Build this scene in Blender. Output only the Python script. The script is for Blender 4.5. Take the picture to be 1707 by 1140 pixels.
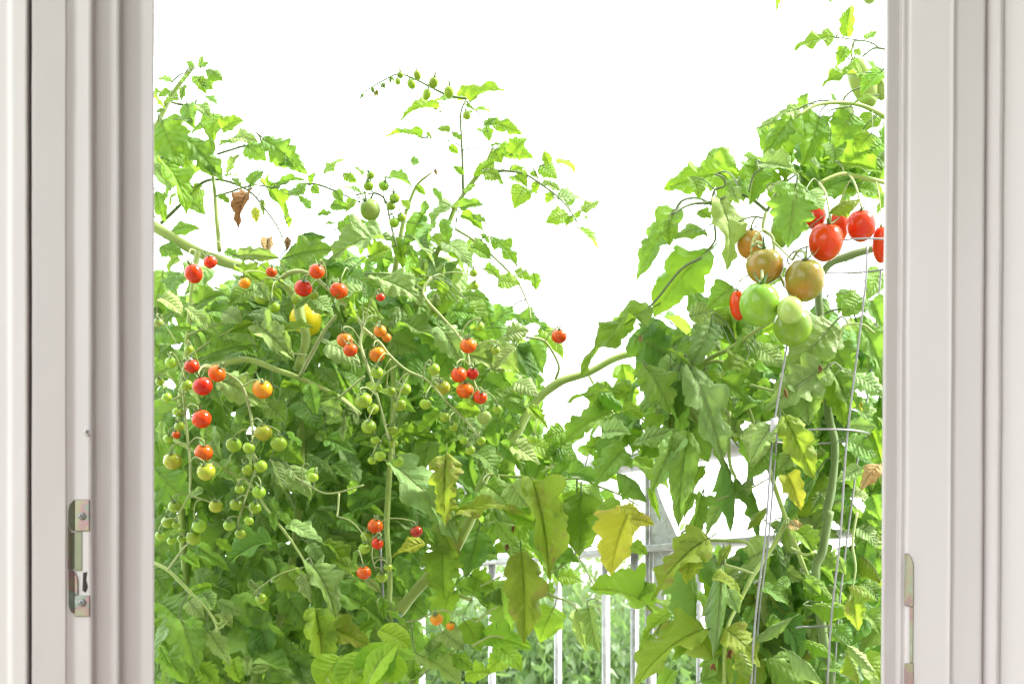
import bpy, bmesh, math, random
from mathutils import Vector, Matrix, noise
import numpy as np
rnd = random.Random(7)
sc = bpy.context.scene
for o in list(bpy.data.objects): bpy.data.objects.remove(o)
COL = sc.collection
R = math.radians

# ------------------------------------------------------------------ camera, sky, sun, exposure
CZ, F, HOR = 0.85, 1707 * 50 / 36.0, 1085.0
cam = bpy.data.cameras.new('camera'); cam.lens = 50; cam.sensor_width = 36; cam.clip_start = .05; cam.clip_end = 2000
cam.shift_y = (HOR - 570) / 1707
cam.dof.use_dof = True; cam.dof.focus_distance = 2.02; cam.dof.aperture_fstop = 15
camo = bpy.data.objects.new('camera', cam); COL.objects.link(camo)
camo.location = (0, 0, CZ); camo.rotation_euler = (R(90), 0, 0)
sc.camera = camo

SUN_EL, SUN_AZ = 48, 88          # azimuth clockwise from +Y (the view direction): from the right, along the house front
w = bpy.data.worlds.new('World'); sc.world = w; w.use_nodes = True
nt = w.node_tree; nt.nodes.clear()
sky = nt.nodes.new('ShaderNodeTexSky'); sky.sky_type = 'NISHITA'; sky.sun_disc = False
sky.sun_elevation = R(SUN_EL); sky.sun_rotation = R(SUN_AZ)
mixn = nt.nodes.new('ShaderNodeMixRGB'); mixn.inputs[0].default_value = .88
mixn.inputs[2].default_value = (9.6, 9.75, 10.0, 1)        # even white cloud deck over the clear sky
bg = nt.nodes.new('ShaderNodeBackground'); bg.inputs[1].default_value = .1
outw = nt.nodes.new('ShaderNodeOutputWorld')
nt.links.new(sky.outputs[0], mixn.inputs[1]); nt.links.new(mixn.outputs[0], bg.inputs[0]); nt.links.new(bg.outputs[0], outw.inputs[0])
sl = bpy.data.lights.new('sun', 'SUN'); sl.energy = 2.8; sl.angle = R(11); sl.color = (1, .96, .9)
so = bpy.data.objects.new('sun', sl); COL.objects.link(so)
sd = Vector((math.sin(R(SUN_AZ)) * math.cos(R(SUN_EL)), math.cos(R(SUN_AZ)) * math.cos(R(SUN_EL)), math.sin(R(SUN_EL))))
so.rotation_euler = (-sd).to_track_quat('-Z', 'Y').to_euler()
so.location = (7, 2, 8)
vs = sc.view_settings; vs.view_transform = 'Standard'; vs.look = 'None'; vs.exposure = 2.18; vs.gamma = 1
sc.cycles.use_denoising = True
sc.cycles.max_bounces = 6; sc.cycles.transparent_max_bounces = 8

# ------------------------------------------------------------------ helpers
def X(px, Y): return (px - 853.5) * Y / F
def Z(py, Y): return CZ + (HOR - py) * Y / F
def P(px, py, Y): return Vector((X(px, Y), Y, Z(py, Y)))
REG = dict(b=(250, 80, 2.85), c=(580, 80, 2.85), d=(250, 420, 2.85), e=(600, 420, 2.85), f=(250, 760, 3.0), g=(600, 760, 3.0),
           p=(1030, 0, 2.478), q=(1030, 220, 2.478), r=(900, 600, 2.85), u=(1200, 600, 3.931), v=(1050, 840, 3.8), h=(820, 860, 4.07), a=(0, 0, 1.0))
def T(reg, x, y):
    ox, oy, s = REG[reg]; return ox + x / s, oy + y / s

def obj(name, me, mat=None, parent=None):
    o = bpy.data.objects.new(name, me); COL.objects.link(o)
    if parent is not None: o.parent = parent
    if mat is not None:
        if len(me.materials) == 0: me.materials.append(None)
        o.material_slots[0].link = 'OBJECT'; o.material_slots[0].material = mat
    return o
def empty(name, loc):
    o = bpy.data.objects.new(name, None); COL.objects.link(o); o.location = loc; o.empty_display_size = .1
    return o
def tag(o, label=None, cat=None, group=None, kind=None):
    if label: o['label'] = label
    if cat: o['category'] = cat
    if group: o['group'] = group
    if kind: o['kind'] = kind
    return o
def mesh(name, vs, fs, uvs=None, smooth=True):
    me = bpy.data.meshes.new(name); me.from_pydata([tuple(v) for v in vs], [], fs)
    if smooth: me.polygons.foreach_set('use_smooth', [True] * len(me.polygons))
    if uvs is not None:
        l = me.uv_layers.new(name='UVMap'); li = np.zeros(len(me.loops), dtype=np.int32); me.loops.foreach_get('vertex_index', li)
        l.data.foreach_set('uv', np.array(uvs, dtype=np.float32)[li].ravel())
    me.update(); return me
def shift(vs, loc): return [Vector(v) - Vector(loc) for v in vs]
def box_vf(x0, x1, y0, y1, z0, z1):
    vs = [(x, y, z) for z in (z0, z1) for y in (y0, y1) for x in (x0, x1)]
    fs = [(0, 2, 3, 1), (4, 5, 7, 6), (0, 1, 5, 4), (2, 6, 7, 3), (0, 4, 6, 2), (1, 3, 7, 5)]
    return vs, fs
def bevel_box(name, x0, x1, y0, y1, z0, z1, bev=.003, seg=2):
    vs, fs = box_vf(x0, x1, y0, y1, z0, z1)
    bm = bmesh.new(); bv = [bm.verts.new(v) for v in vs]
    for f in fs: bm.faces.new([bv[i] for i in f])
    if bev: bmesh.ops.bevel(bm, geom=bm.edges[:], offset=bev, segments=seg, affect='EDGES', profile=.5)
    bmesh.ops.recalc_face_normals(bm, faces=bm.faces)
    me = bpy.data.meshes.new(name); bm.to_mesh(me); bm.free(); return me
def catmull(pts, n=6):
    if len(pts) < 3:
        return [pts[0].lerp(pts[-1], t / n) for t in range(n + 1)]
    out = []
    q = [pts[0] * 2 - pts[1]] + list(pts) + [pts[-1] * 2 - pts[-2]]
    for i in range(1, len(q) - 2):
        a, b_, c, d = q[i - 1], q[i], q[i + 1], q[i + 2]
        for k in range(n):
            t = k / n
            out.append(.5 * ((2 * b_) + (c - a) * t + (2 * a - 5 * b_ + 4 * c - d) * t * t + (3 * b_ - a - 3 * c + d) * t ** 3))
    out.append(q[-2]); return out
def tube_vf(path, radii, sides=7, wob=0.0, seed=0):
    vs, fs = [], []
    t0 = (path[1] - path[0]).normalized()
    up = Vector((0, 0, 1)) if abs(t0.z) < .9 else Vector((1, 0, 0))
    n = t0.cross(up).normalized()
    for i, p in enumerate(path):
        t = (path[min(i + 1, len(path) - 1)] - path[max(i - 1, 0)])
        t = t.normalized() if t.length > 1e-9 else t0
        n = (n - t * n.dot(t)); n = n.normalized() if n.length > 1e-6 else t.orthogonal().normalized()
        b_ = t.cross(n)
        for k in range(sides):
            a = 2 * math.pi * k / sides
            r = radii[i] * (1 + (wob * (noise.noise(p * 60 + Vector((seed, k, 0)))) if wob else 0))
            vs.append(p + (n * math.cos(a) + b_ * math.sin(a)) * r)
    for i in range(len(path) - 1):
        for k in range(sides):
            k2 = (k + 1) % sides
            fs.append((i * sides + k, i * sides + k2, (i + 1) * sides + k2, (i + 1) * sides + k))
    fs.append(tuple(reversed(range(sides)))); fs.append(tuple(range((len(path) - 1) * sides, len(path) * sides)))
    return vs, fs

# ------------------------------------------------------------------ materials
def newmat(name):
    m = bpy.data.materials.new(name); m.use_nodes = True
    nt = m.node_tree; nt.nodes.clear()
    o = nt.nodes.new('ShaderNodeOutputMaterial'); o.location = (900, 0)
    return m, nt, o
def N(nt, t, **kw):
    n = nt.nodes.new(t)
    for k, v in kw.items():
        if k.startswith('i_'):
            n.inputs[int(k[2:])].default_value = v
        else: setattr(n, k, v)
    return n
def math_n(nt, op, a, b=None, c=None, clamp=False):
    n = nt.nodes.new('ShaderNodeMath'); n.operation = op; n.use_clamp = clamp
    for i, s in enumerate((a, b, c)):
        if s is None: continue
        if isinstance(s, (int, float)): n.inputs[i].default_value = s
        else: nt.links.new(s, n.inputs[i])
    return n.outputs[0]
def mixc(nt, fac, a, b, mode='MIX'):
    n = nt.nodes.new('ShaderNodeMixRGB'); n.blend_type = mode
    for i, s in enumerate((fac, a, b)):
        if isinstance(s, (int, float)): n.inputs[i].default_value = s
        elif isinstance(s, tuple): n.inputs[i].default_value = (*s, 1) if len(s) == 3 else s
        else: nt.links.new(s, n.inputs[i])
    return n.outputs[0]
def noise_n(nt, scale, coord=None, detail=3, rough=.55, dims='3D'):
    n = nt.nodes.new('ShaderNodeTexNoise'); n.inputs['Scale'].default_value = scale; n.inputs['Detail'].default_value = detail
    n.inputs['Roughness'].default_value = rough
    if coord is not None: nt.links.new(coord, n.inputs['Vector'])
    return n.outputs['Fac']
def ramp(nt, fac, stops):
    n = nt.nodes.new('ShaderNodeValToRGB'); e = n.color_ramp.elements
    while len(e) < len(stops): e.new(.5)
    for el, (p_, c) in zip(e, stops): el.position = p_; el.color = (*c, 1) if len(c) == 3 else c
    nt.links.new(fac, n.inputs[0]); return n.outputs[0]
def principled(nt, out, **kw):
    p = nt.nodes.new('ShaderNodeBsdfPrincipled')
    for k, v in kw.items():
        s = p.inputs[k.replace('_', ' ')]
        if isinstance(v, (int, float)): s.default_value = v
        elif isinstance(v, tuple): s.default_value = (*v, 1) if len(v) == 3 else v
        else: nt.links.new(v, s)
    nt.links.new(p.outputs[0], out.inputs[0]); return p
def bump(nt, h, strength=.3, dist=.001):
    b = nt.nodes.new('ShaderNodeBump'); b.inputs['Strength'].default_value = strength; b.inputs['Distance'].default_value = dist
    nt.links.new(h, b.inputs['Height']); return b.outputs[0]

def paint_mat(name, col, rough=.38):
    m, nt, o = newmat(name)
    tc = nt.nodes.new('ShaderNodeTexCoord'); mp = nt.nodes.new('ShaderNodeMapping'); mp.inputs['Scale'].default_value = (90, 90, 4)
    nt.links.new(tc.outputs['Object'], mp.inputs[0])
    n1 = noise_n(nt, 1.0, mp.outputs[0], 4); n2 = noise_n(nt, 5.0, tc.outputs['Object'], 5); n3 = noise_n(nt, 260, tc.outputs['Object'], 2)
    c = mixc(nt, n2, tuple(x * .93 for x in col), tuple(min(1, x * 1.04) for x in col))
    # small chips and grey scuffs in the old paint
    chip = math_n(nt, 'GREATER_THAN', noise_n(nt, 38, tc.outputs['Object'], 3, .7), .755)
    c = mixc(nt, math_n(nt, 'MULTIPLY', chip, .35), c, (.42, .39, .34))
    h = math_n(nt, 'ADD', math_n(nt, 'MULTIPLY', n1, 1.0), math_n(nt, 'MULTIPLY', n3, .25))
    principled(nt, o, Base_Color=c, Roughness=rough, Normal=bump(nt, h, .25, .0006))
    return m
M = {}
M['paint'] = paint_mat('white_gloss_paint', (.515, .465, .478))
M['low_bounce'] = paint_mat('low_bounce_grey', (.20, .18, .175), .85)  # dark tone for the added walls, cuts bounce light on the right jamb
M['plaster'] = paint_mat('plaster', (.50, .49, .47), .8)

def zinc_mat():
    m, nt, o = newmat('yellow_zinc')
    tc = nt.nodes.new('ShaderNodeTexCoord')
    n = noise_n(nt, 34, tc.outputs['Object'], 3, .6)
    c = ramp(nt, n, [(.3, (.26, .26, .25)), (.42, (.19, .20, .14)), (.5, (.22, .19, .13)), (.57, (.24, .14, .15)), (.64, (.16, .19, .15)), (.75, (.30, .30, .29))])
    principled(nt, o, Base_Color=c, Metallic=.75, Roughness=math_n(nt, 'ADD', math_n(nt, 'MULTIPLY', n, .3), .2), Normal=bump(nt, noise_n(nt, 300, tc.outputs['Object']), .2, .0004))
    return m
M['zinc'] = zinc_mat()
def plain(name, col, rough=.5, metal=0., var=.15, scale=30, bmp=.2):
    m, nt, o = newmat(name)
    tc = nt.nodes.new('ShaderNodeTexCoord'); n = noise_n(nt, scale, tc.outputs['Object'], 4)
    c = mixc(nt, n, tuple(x * (1 - var) for x in col), tuple(min(1, x * (1 + var)) for x in col))
    principled(nt, o, Base_Color=c, Metallic=metal, Roughness=rough, Normal=bump(nt, n, bmp, .001)); return m
M['dark'] = plain('dark_gap', (.03, .027, .025), .9)
M['slot'] = plain('screw_slot', (.06, .06, .06), .6)
M['steel'] = plain('cage_wire_steel', (.27, .27, .275), .42, .5, .15, 80)
M['sleeve'] = plain('grey_sleeve', (.45, .45, .48), .45, .1)
M['tie'] = plain('green_plastic_tie', (.05, .16, .07), .4, 0, .2, 60)
M['pot'] = plain('terracotta', (.36, .16, .09), .8, 0, .2, 12)
M['soil'] = plain('potting_soil', (.04, .03, .02), .95, 0, .5, 60, .8)
M['concrete'] = plain('concrete', (.34, .33, .31), .9, 0, .2, 6, .4)
M['bark'] = plain('bark', (.12, .1, .07), .9, 0, .3, 12, .7)
def galv_mat():
    m, nt, o = newmat('galvanised_steel')
    tc = nt.nodes.new('ShaderNodeTexCoord')
    vn = nt.nodes.new('ShaderNodeTexVoronoi'); vn.inputs['Scale'].default_value = 95; nt.links.new(tc.outputs['Object'], vn.inputs['Vector'])
    n = noise_n(nt, 11, tc.outputs['Object'], 5, .65)
    f = math_n(nt, 'ADD', math_n(nt, 'MULTIPLY', vn.outputs['Color'], .35), math_n(nt, 'MULTIPLY', n, .65))
    c = ramp(nt, f, [(.2, (.26, .26, .26)), (.5, (.42, .42, .43)), (.8, (.56, .57, .59))])
    principled(nt, o, Base_Color=c, Metallic=.35, Roughness=.5, Normal=bump(nt, n, .2, .001)); return m
M['galv'] = galv_mat()

def leaf_mat(name, col, trans, vein, under, spot=None, spot_amt=0.0, tr=.42, rough=.5, veinw=1.0):
    """col: upper face, trans: colour of the light let through, vein: colour of the ribs, under: lower face."""
    m, nt, o = newmat(name)
    uv = nt.nodes.new('ShaderNodeUVMap'); uv.uv_map = 'UVMap'
    sep = nt.nodes.new('ShaderNodeSeparateXYZ'); nt.links.new(uv.outputs[0], sep.inputs[0])
    oi = nt.nodes.new('ShaderNodeObjectInfo')
    tc = nt.nodes.new('ShaderNodeTexCoord')
    off = nt.nodes.new('ShaderNodeVectorMath'); off.operation = 'ADD'
    geo = nt.nodes.new('ShaderNodeNewGeometry')
    au = math_n(nt, 'ABSOLUTE', math_n(nt, 'MULTIPLY', math_n(nt, 'SUBTRACT', sep.outputs[0], .5), 2.0))
    nz = noise_n(nt, 14, geo.outputs['Position'], 2)
    ph = math_n(nt, 'MULTIPLY', math_n(nt, 'SUBTRACT', math_n(nt, 'ADD', sep.outputs[1], math_n(nt, 'MULTIPLY', nz, .14)), math_n(nt, 'MULTIPLY', math_n(nt, 'POWER', au, .8), .24)), 7.5)
    fr = math_n(nt, 'ABSOLUTE', math_n(nt, 'SUBTRACT', math_n(nt, 'FRACT', ph), .5))       # 0.5 on a side vein... 0 between
    sv = math_n(nt, 'SMOOTHSTEP', .40, .5, fr) if False else math_n(nt, 'MULTIPLY', math_n(nt, 'SUBTRACT', fr, .41), 11.0, clamp=True)
    sv = math_n(nt, 'MULTIPLY', sv, math_n(nt, 'SUBTRACT', 1.0, au), clamp=True)
    mid = math_n(nt, 'MULTIPLY', math_n(nt, 'SUBTRACT', .075, au), 22.0, clamp=True)
    # fine net of small veins
    vo = nt.nodes.new('ShaderNodeTexVoronoi'); vo.feature = 'DISTANCE_TO_EDGE'; vo.inputs['Scale'].default_value = 240
    nt.links.new(geo.outputs['Position'], vo.inputs['Vector'])
    net = math_n(nt, 'SUBTRACT', 1.0, math_n(nt, 'MULTIPLY', vo.outputs['Distance'], 6.0, clamp=True), clamp=True)
    ve = math_n(nt, 'MAXIMUM', math_n(nt, 'MULTIPLY', sv, .7 * veinw), mid)
    # mottling and per-leaf variation
    n1 = noise_n(nt, 45, geo.outputs['Position'], 4, .6)
    val = math_n(nt, 'ADD', math_n(nt, 'MULTIPLY', oi.outputs['Random'], .75), math_n(nt, 'MULTIPLY', n1, .55))
    c = mixc(nt, 1.0, col, (1, 1, 1), 'MULTIPLY')
    sc1 = nt.nodes.new('ShaderNodeHueSaturation'); nt.links.new(c, sc1.inputs['Color'])
    nt.links.new(math_n(nt, 'ADD', math_n(nt, 'MULTIPLY', val, .75), .5), sc1.inputs['Value'])
    wn = nt.nodes.new('ShaderNodeTexWhiteNoise'); wn.noise_dimensions = '1D'; nt.links.new(oi.outputs['Random'], wn.inputs['W'])
    nt.links.new(math_n(nt, 'ADD', math_n(nt, 'MULTIPLY', wn.outputs['Value'], .05), .478), sc1.inputs['Hue'])
    c = sc1.outputs[0]
    tcol = mixc(nt, math_n(nt, 'MULTIPLY', n1, .5), trans, tuple(x * .6 for x in trans))
    und = under
    if spot:
        n2 = noise_n(nt, 150, geo.outputs['Position'], 5, .75)
        n3 = noise_n(nt, 22, geo.outputs['Position'], 2)
        s = math_n(nt, 'MULTIPLY', math_n(nt, 'SUBTRACT', math_n(nt, 'ADD', math_n(nt, 'MULTIPLY', n2, .6), math_n(nt, 'MULTIPLY', n3, .6)), 1.0 - spot_amt), 7.0, clamp=True)
        inter = math_n(nt, 'MULTIPLY', s, math_n(nt, 'SUBTRACT', 1.0, ve), clamp=True)
        c = mixc(nt, inter, c, spot); tcol = mixc(nt, inter, tcol, tuple(min(1, x * 1.2) for x in spot)); und = mixc(nt, inter, und, spot)
    c = mixc(nt, math_n(nt, 'MULTIPLY', ve, .8), c, vein)
    c = mixc(nt, math_n(nt, 'MULTIPLY', net, .16), c, vein)
    c = mixc(nt, geo.outputs['Backfacing'], c, und)
    # relief: ribs sunk, blade quilted between them
    q = math_n(nt, 'MULTIPLY', math_n(nt, 'SUBTRACT', .5, fr), math_n(nt, 'SUBTRACT', 1.15, au))
    hgt = math_n(nt, 'ADD', math_n(nt, 'MULTIPLY', q, 1.15), math_n(nt, 'ADD', math_n(nt, 'MULTIPLY', net, -.14), math_n(nt, 'MULTIPLY', mid, -.9)))
    hgt = math_n(nt, 'ADD', hgt, math_n(nt, 'MULTIPLY', n1, .5))
    nb = bump(nt, hgt, 1.0, .0032)
    p = principled(nt, o, Base_Color=c, Roughness=rough, Normal=nb)
    p.inputs['Specular IOR Level'].default_value = .38
    tl = nt.nodes.new('ShaderNodeBsdfTranslucent'); nt.links.new(tcol if not isinstance(tcol, tuple) else tcol, tl.inputs[0])
    mx = nt.nodes.new('ShaderNodeMixShader'); mx.inputs[0].default_value = tr
    nt.links.new(p.outputs[0], mx.inputs[1]); nt.links.new(tl.outputs[0], mx.inputs[2]); nt.links.new(mx.outputs[0], o.inputs[0])
    return m
UND = (.19, .29, .09)
LM = {
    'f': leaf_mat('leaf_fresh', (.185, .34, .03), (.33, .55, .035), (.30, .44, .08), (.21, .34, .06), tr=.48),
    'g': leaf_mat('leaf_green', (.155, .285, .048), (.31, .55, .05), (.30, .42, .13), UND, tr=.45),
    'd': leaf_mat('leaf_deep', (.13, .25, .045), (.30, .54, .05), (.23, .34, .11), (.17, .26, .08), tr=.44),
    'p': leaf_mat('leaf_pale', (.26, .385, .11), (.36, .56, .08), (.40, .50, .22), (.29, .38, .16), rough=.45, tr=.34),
    'o': leaf_mat('leaf_blighted', (.22, .32, .035), (.42, .58, .04), (.09, .19, .03), (.22, .32, .06), (.29, .25, .06), .37, tr=.4),
    'y': leaf_mat('leaf_yellowing', (.42, .46, .035), (.62, .62, .05), (.27, .37, .05), (.42, .45, .06), (.45, .33, .10), .36),
    'b': leaf_mat('leaf_dry', (.24, .10, .04), (.30, .13, .05), (.3, .16, .08), (.28, .15, .07), (.4, .3, .15), .4, tr=.25, rough=.8),
    't': leaf_mat('leaf_tan', (.50, .36, .15), (.5, .36, .14), (.45, .3, .12), (.5, .38, .18), (.35, .18, .06), .35, tr=.3, rough=.8),
    'F': leaf_mat('basil_leaf', (.23, .42, .025), (.42, .68, .03), (.36, .52, .1), (.25, .38, .07), rough=.38, veinw=.6, tr=.48),
}
def stem_mat(name, col):
    m, nt, o = newmat(name)
    tc = nt.nodes.new('ShaderNodeTexCoord')
    n = noise_n(nt, 40, tc.outputs['Object'], 4); n2 = noise_n(nt, 700, tc.outputs['Object'], 2)
    c = mixc(nt, n, tuple(x * .7 for x in col), tuple(x * 1.2 for x in col))
    p = principled(nt, o, Base_Color=c, Roughness=.6, Normal=bump(nt, math_n(nt, 'ADD', n2, n), .35, .0008))
    p.inputs['Sheen Weight'].default_value = .35; p.inputs['Sheen Roughness'].default_value = .4
    p.inputs['Subsurface Weight'].default_value = .0
    return m
M['stem'] = stem_mat('tomato_stem', (.27, .37, .075))
M['stem_d'] = stem_mat('tomato_stem_deep', (.12, .19, .045))
M['truss'] = stem_mat('fruit_truss', (.30, .38, .12))
M['stalk'] = stem_mat('leaf_stalk', (.13, .19, .055))
M['calyx'] = stem_mat('calyx_green', (.10, .19, .04))
def tomato_mat(name, base, top, blush=None, tr=.12):
    h0 = .498 if base[0] > base[1] * 1.15 else .484
    m, nt, o = newmat(name)
    tc = nt.nodes.new('ShaderNodeTexCoord'); sep = nt.nodes.new('ShaderNodeSeparateXYZ'); nt.links.new(tc.outputs['Object'], sep.inputs[0])
    oi = nt.nodes.new('ShaderNodeObjectInfo')
    n = noise_n(nt, 1.6, tc.outputs['Object'], 3)
    f = math_n(nt, 'ADD', math_n(nt, 'MULTIPLY', sep.outputs[2], .5), math_n(nt, 'MULTIPLY', n, .8), clamp=True)
    c = ramp(nt, f, [(.35, base), (.85, top)])
    if blush: c = mixc(nt, ramp(nt, noise_n(nt, 1.1, tc.outputs['Object'], 2), [(.42, (0, 0, 0)), (.6, (.85, .85, .85))]), c, blush)
    hs = nt.nodes.new('ShaderNodeHueSaturation'); nt.links.new(c, hs.inputs['Color'])
    nt.links.new(math_n(nt, 'ADD', math_n(nt, 'MULTIPLY', oi.outputs['Random'], .018), h0), hs.inputs['Hue'])
    nt.links.new(math_n(nt, 'ADD', math_n(nt, 'MULTIPLY', oi.outputs['Random'], .3), .85), hs.inputs['Value'])
    p = principled(nt, o, Base_Color=hs.outputs[0], Roughness=.17, Normal=bump(nt, noise_n(nt, 9, tc.outputs['Object']), .04, .02))
    p.inputs['Specular IOR Level'].default_value = .38
    p.inputs['Subsurface Weight'].default_value = tr; p.inputs['Subsurface Scale'].default_value = .006
    p.inputs['Subsurface Radius'].default_value = (1, .6, .3)
    return m
TM = {
    'red': tomato_mat('tomato_red', (.60, .020, .004), (.62, .04, .005)),
    'ored': tomato_mat('tomato_orange_red', (.64, .06, .005), (.64, .14, .008)),
    'org': tomato_mat('tomato_orange', (.68, .17, .008), (.62, .28, .015)),
    'yel': tomato_mat('tomato_yellow', (.75, .55, .02), (.72, .55, .03)),
    'yg': tomato_mat('tomato_turning', (.40, .42, .035), (.28, .38, .03)),
    'grn': tomato_mat('tomato_green', (.27, .44, .03), (.19, .36, .025)),
    'pgr': tomato_mat('plum_green', (.21, .38, .03), (.13, .28, .03), (.17, .32, .04)),
    'pal': tomato_mat('tomato_pale_green', (.30, .42, .10), (.22, .36, .07)),
    'brn': tomato_mat('tomato_breaker', (.40, .19, .03), (.13, .18, .03), (.27, .22, .035)),
    'orb': tomato_mat('tomato_orange_brown', (.58, .24, .04), (.38, .28, .06)),
    'dred': tomato_mat('tomato_dark_red', (.36, .02, .012), (.36, .05, .015)),
}

# ------------------------------------------------------------------ the setting
GROUND = -6.0
vs_, fs_ = [(-900, -300, GROUND), (900, -300, GROUND), (900, 1500, GROUND), (-900, 1500, GROUND)], [(0, 1, 2, 3)]
M['grass'] = plain('lawn', (.10, .17, .04), .9, 0, .35, .6)
tag(obj('ground', mesh('ground', vs_, fs_, smooth=False), M['grass']), kind='structure')
tag(obj('balcony_floor', bevel_box('balcony_floor', -2.6, 1.4, 1.57, 4.6, -.2, 0, .01), M['concrete']), kind='structure')
tag(obj('room_floor', bevel_box('room_floor', -1.3, .9, -1.8, 1.562, -.2, 0, .01), plain('floor_boards', (.38, .26, .16), .5, 0, .2, 5)), kind='structure')

# ------------------------------------------------------------------ window frame, real moulded profile
def round_prof(pts, r=.0018):
    out = []
    n = len(pts)
    for i in range(n):
        a, b_, c = Vector(pts[i - 1]), Vector(pts[i]), Vector(pts[(i + 1) % n])
        d1, d2 = (a - b_), (c - b_)
        rr = min(r, d1.length * .4, d2.length * .4)
        p1, p2 = b_ + d1.normalized() * rr, b_ + d2.normalized() * rr
        for t in (0, .5, 1):
            out.append(p1 * (1 - t) ** 2 + b_ * 2 * t * (1 - t) + p2 * t * t)
    return out
def extrude(name, pts, z0, z1, lean=0., seg=70, jit=.00035, r=.0018):
    pr = round_prof(pts, r); n = len(pr); vs, fs = [], []
    for k in range(seg + 1):
        z = z0 + (z1 - z0) * k / seg
        for i, p in enumerate(pr):
            j = noise.noise_vector(Vector((p[0] * 40, p[1] * 40, z * 9))) * jit + noise.noise_vector(Vector((p[0] * 90, p[1] * 90, z * 60))) * jit * .7
            vs.append((p[0] + lean * (z - CZ) + j.x, p[1] + j.y, z))
    for k in range(seg):
        for i in range(n):
            j = (i + 1) % n
            fs.append((k * n + i, k * n + j, (k + 1) * n + j, (k + 1) * n + i))
    fs.append(tuple(reversed(range(n)))); fs.append(tuple(range(seg * n, (seg + 1) * n)))
    me = mesh(name, vs, fs, smooth=False)
    bm = bmesh.new(); bm.from_mesh(me); bmesh.ops.recalc_face_normals(bm, faces=bm.faces); bm.to_mesh(me); bm.free()
    return me
def side_y(px_from, Y, px_to):                # depth where a side face that starts at (px_from, Y) ends in view
    return X(px_from, Y) * F / (px_to - 853.5)
ZT = 2.25
wf = empty('window_frame', (0, 1.4, 0)); tag(wf, 'white painted wooden window frame with stepped jambs around the balcony view', 'window frame')
def wpart(name, me, mat, parent=wf):
    o = obj(name, me, mat, parent)
    if parent is wf: o.matrix_parent_inverse = Matrix.Translation((0, -1.4, 0))
    return o
def Yx(x, px): return x * F / (px - 853.5)
xa = X(45, 1.256)
wpart('architrave', extrude('architrave', [(-.60, 1.259), (X(13, 1.259), 1.259), (X(19, 1.256), 1.256), (xa, 1.256), (xa, 1.30), (-.60, 1.30)], 0, ZT + .1), M['paint'])
j = []
x0, y0 = X(52, 1.260), 1.260
j += [(x0, 1.32), (x0, y0), (X(58, y0), y0)]
y1 = 1.269
j += [(X(109, 1.2645), 1.2645), (X(111, 1.2658), 1.2658), (X(124, y1), y1)]
j += [(X(152, y1), y1)]
y2 = y1 + .013; j += [(X(157, y1 + .0085), y1 + .0085), (X(185, y2), y2), (X(198, y2), y2)]
y3 = y2 + .014; j += [(X(203, y2 + .009), y2 + .009), (X(235, y3), y3), (X(258, y3), y3)]
Y_OUT = 1.554
j += [(X(258, y3) - .006, y3 + .012), (X(258, y3) - .1, Y_OUT), (-.54, Y_OUT), (-.54, 1.32)]
wpart('jamb', extrude('jamb_l', j, 0, ZT, r=.0022), M['paint'])
YL = y1
# right jamb, it leans a little
j = []
ya = 1.532
j += [(X(1471, ya) + .004, ya + .022), (X(1471, ya), ya), (X(1496, ya), ya)]
yb = ya - .010; j += [(X(1498, yb), yb), (X(1508, yb), yb)]
yc = yb - .022; j += [(X(1511, yb - .004), yb - .004), (X(1578, yc), yc), (X(1583, yc - .0025), yc - .0025), (X(1588, yc), yc), (X(1636, yc - .010), yc - .010)]
yd = yc - .030; j += [(X(1638, yc - .004), yc - .004), (X(1657, yd + .004), yd + .004), (X(1659, yd - .002), yd - .002), (X(1666, yd - .002), yd - .002)]
j += [(X(1668, yd + .001), yd + .001), (X(1790, yd - .05), yd - .05), (.66, yd - .05), (.66, ya + .022)]
def XYR(px):           # depth of the broad band between the two beads, where the plate sits
    return (yb - .004) + ((yc) - (yb - .004)) * (px - 1511) / (1578 - 1511)
LEAN = .0065
wpart('jamb', extrude('jamb_r', j, 0, ZT, lean=LEAN, jit=.0005, r=.0022), M['paint'])
wpart('head', bevel_box('head', -.54, .66, 1.30, Y_OUT, ZT + .002, ZT + .14, .004), M['paint'])
wpart('threshold', bevel_box('threshold', -.40, .40, 1.34, Y_OUT + .05, .001, .06, .006), M['paint'])

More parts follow.
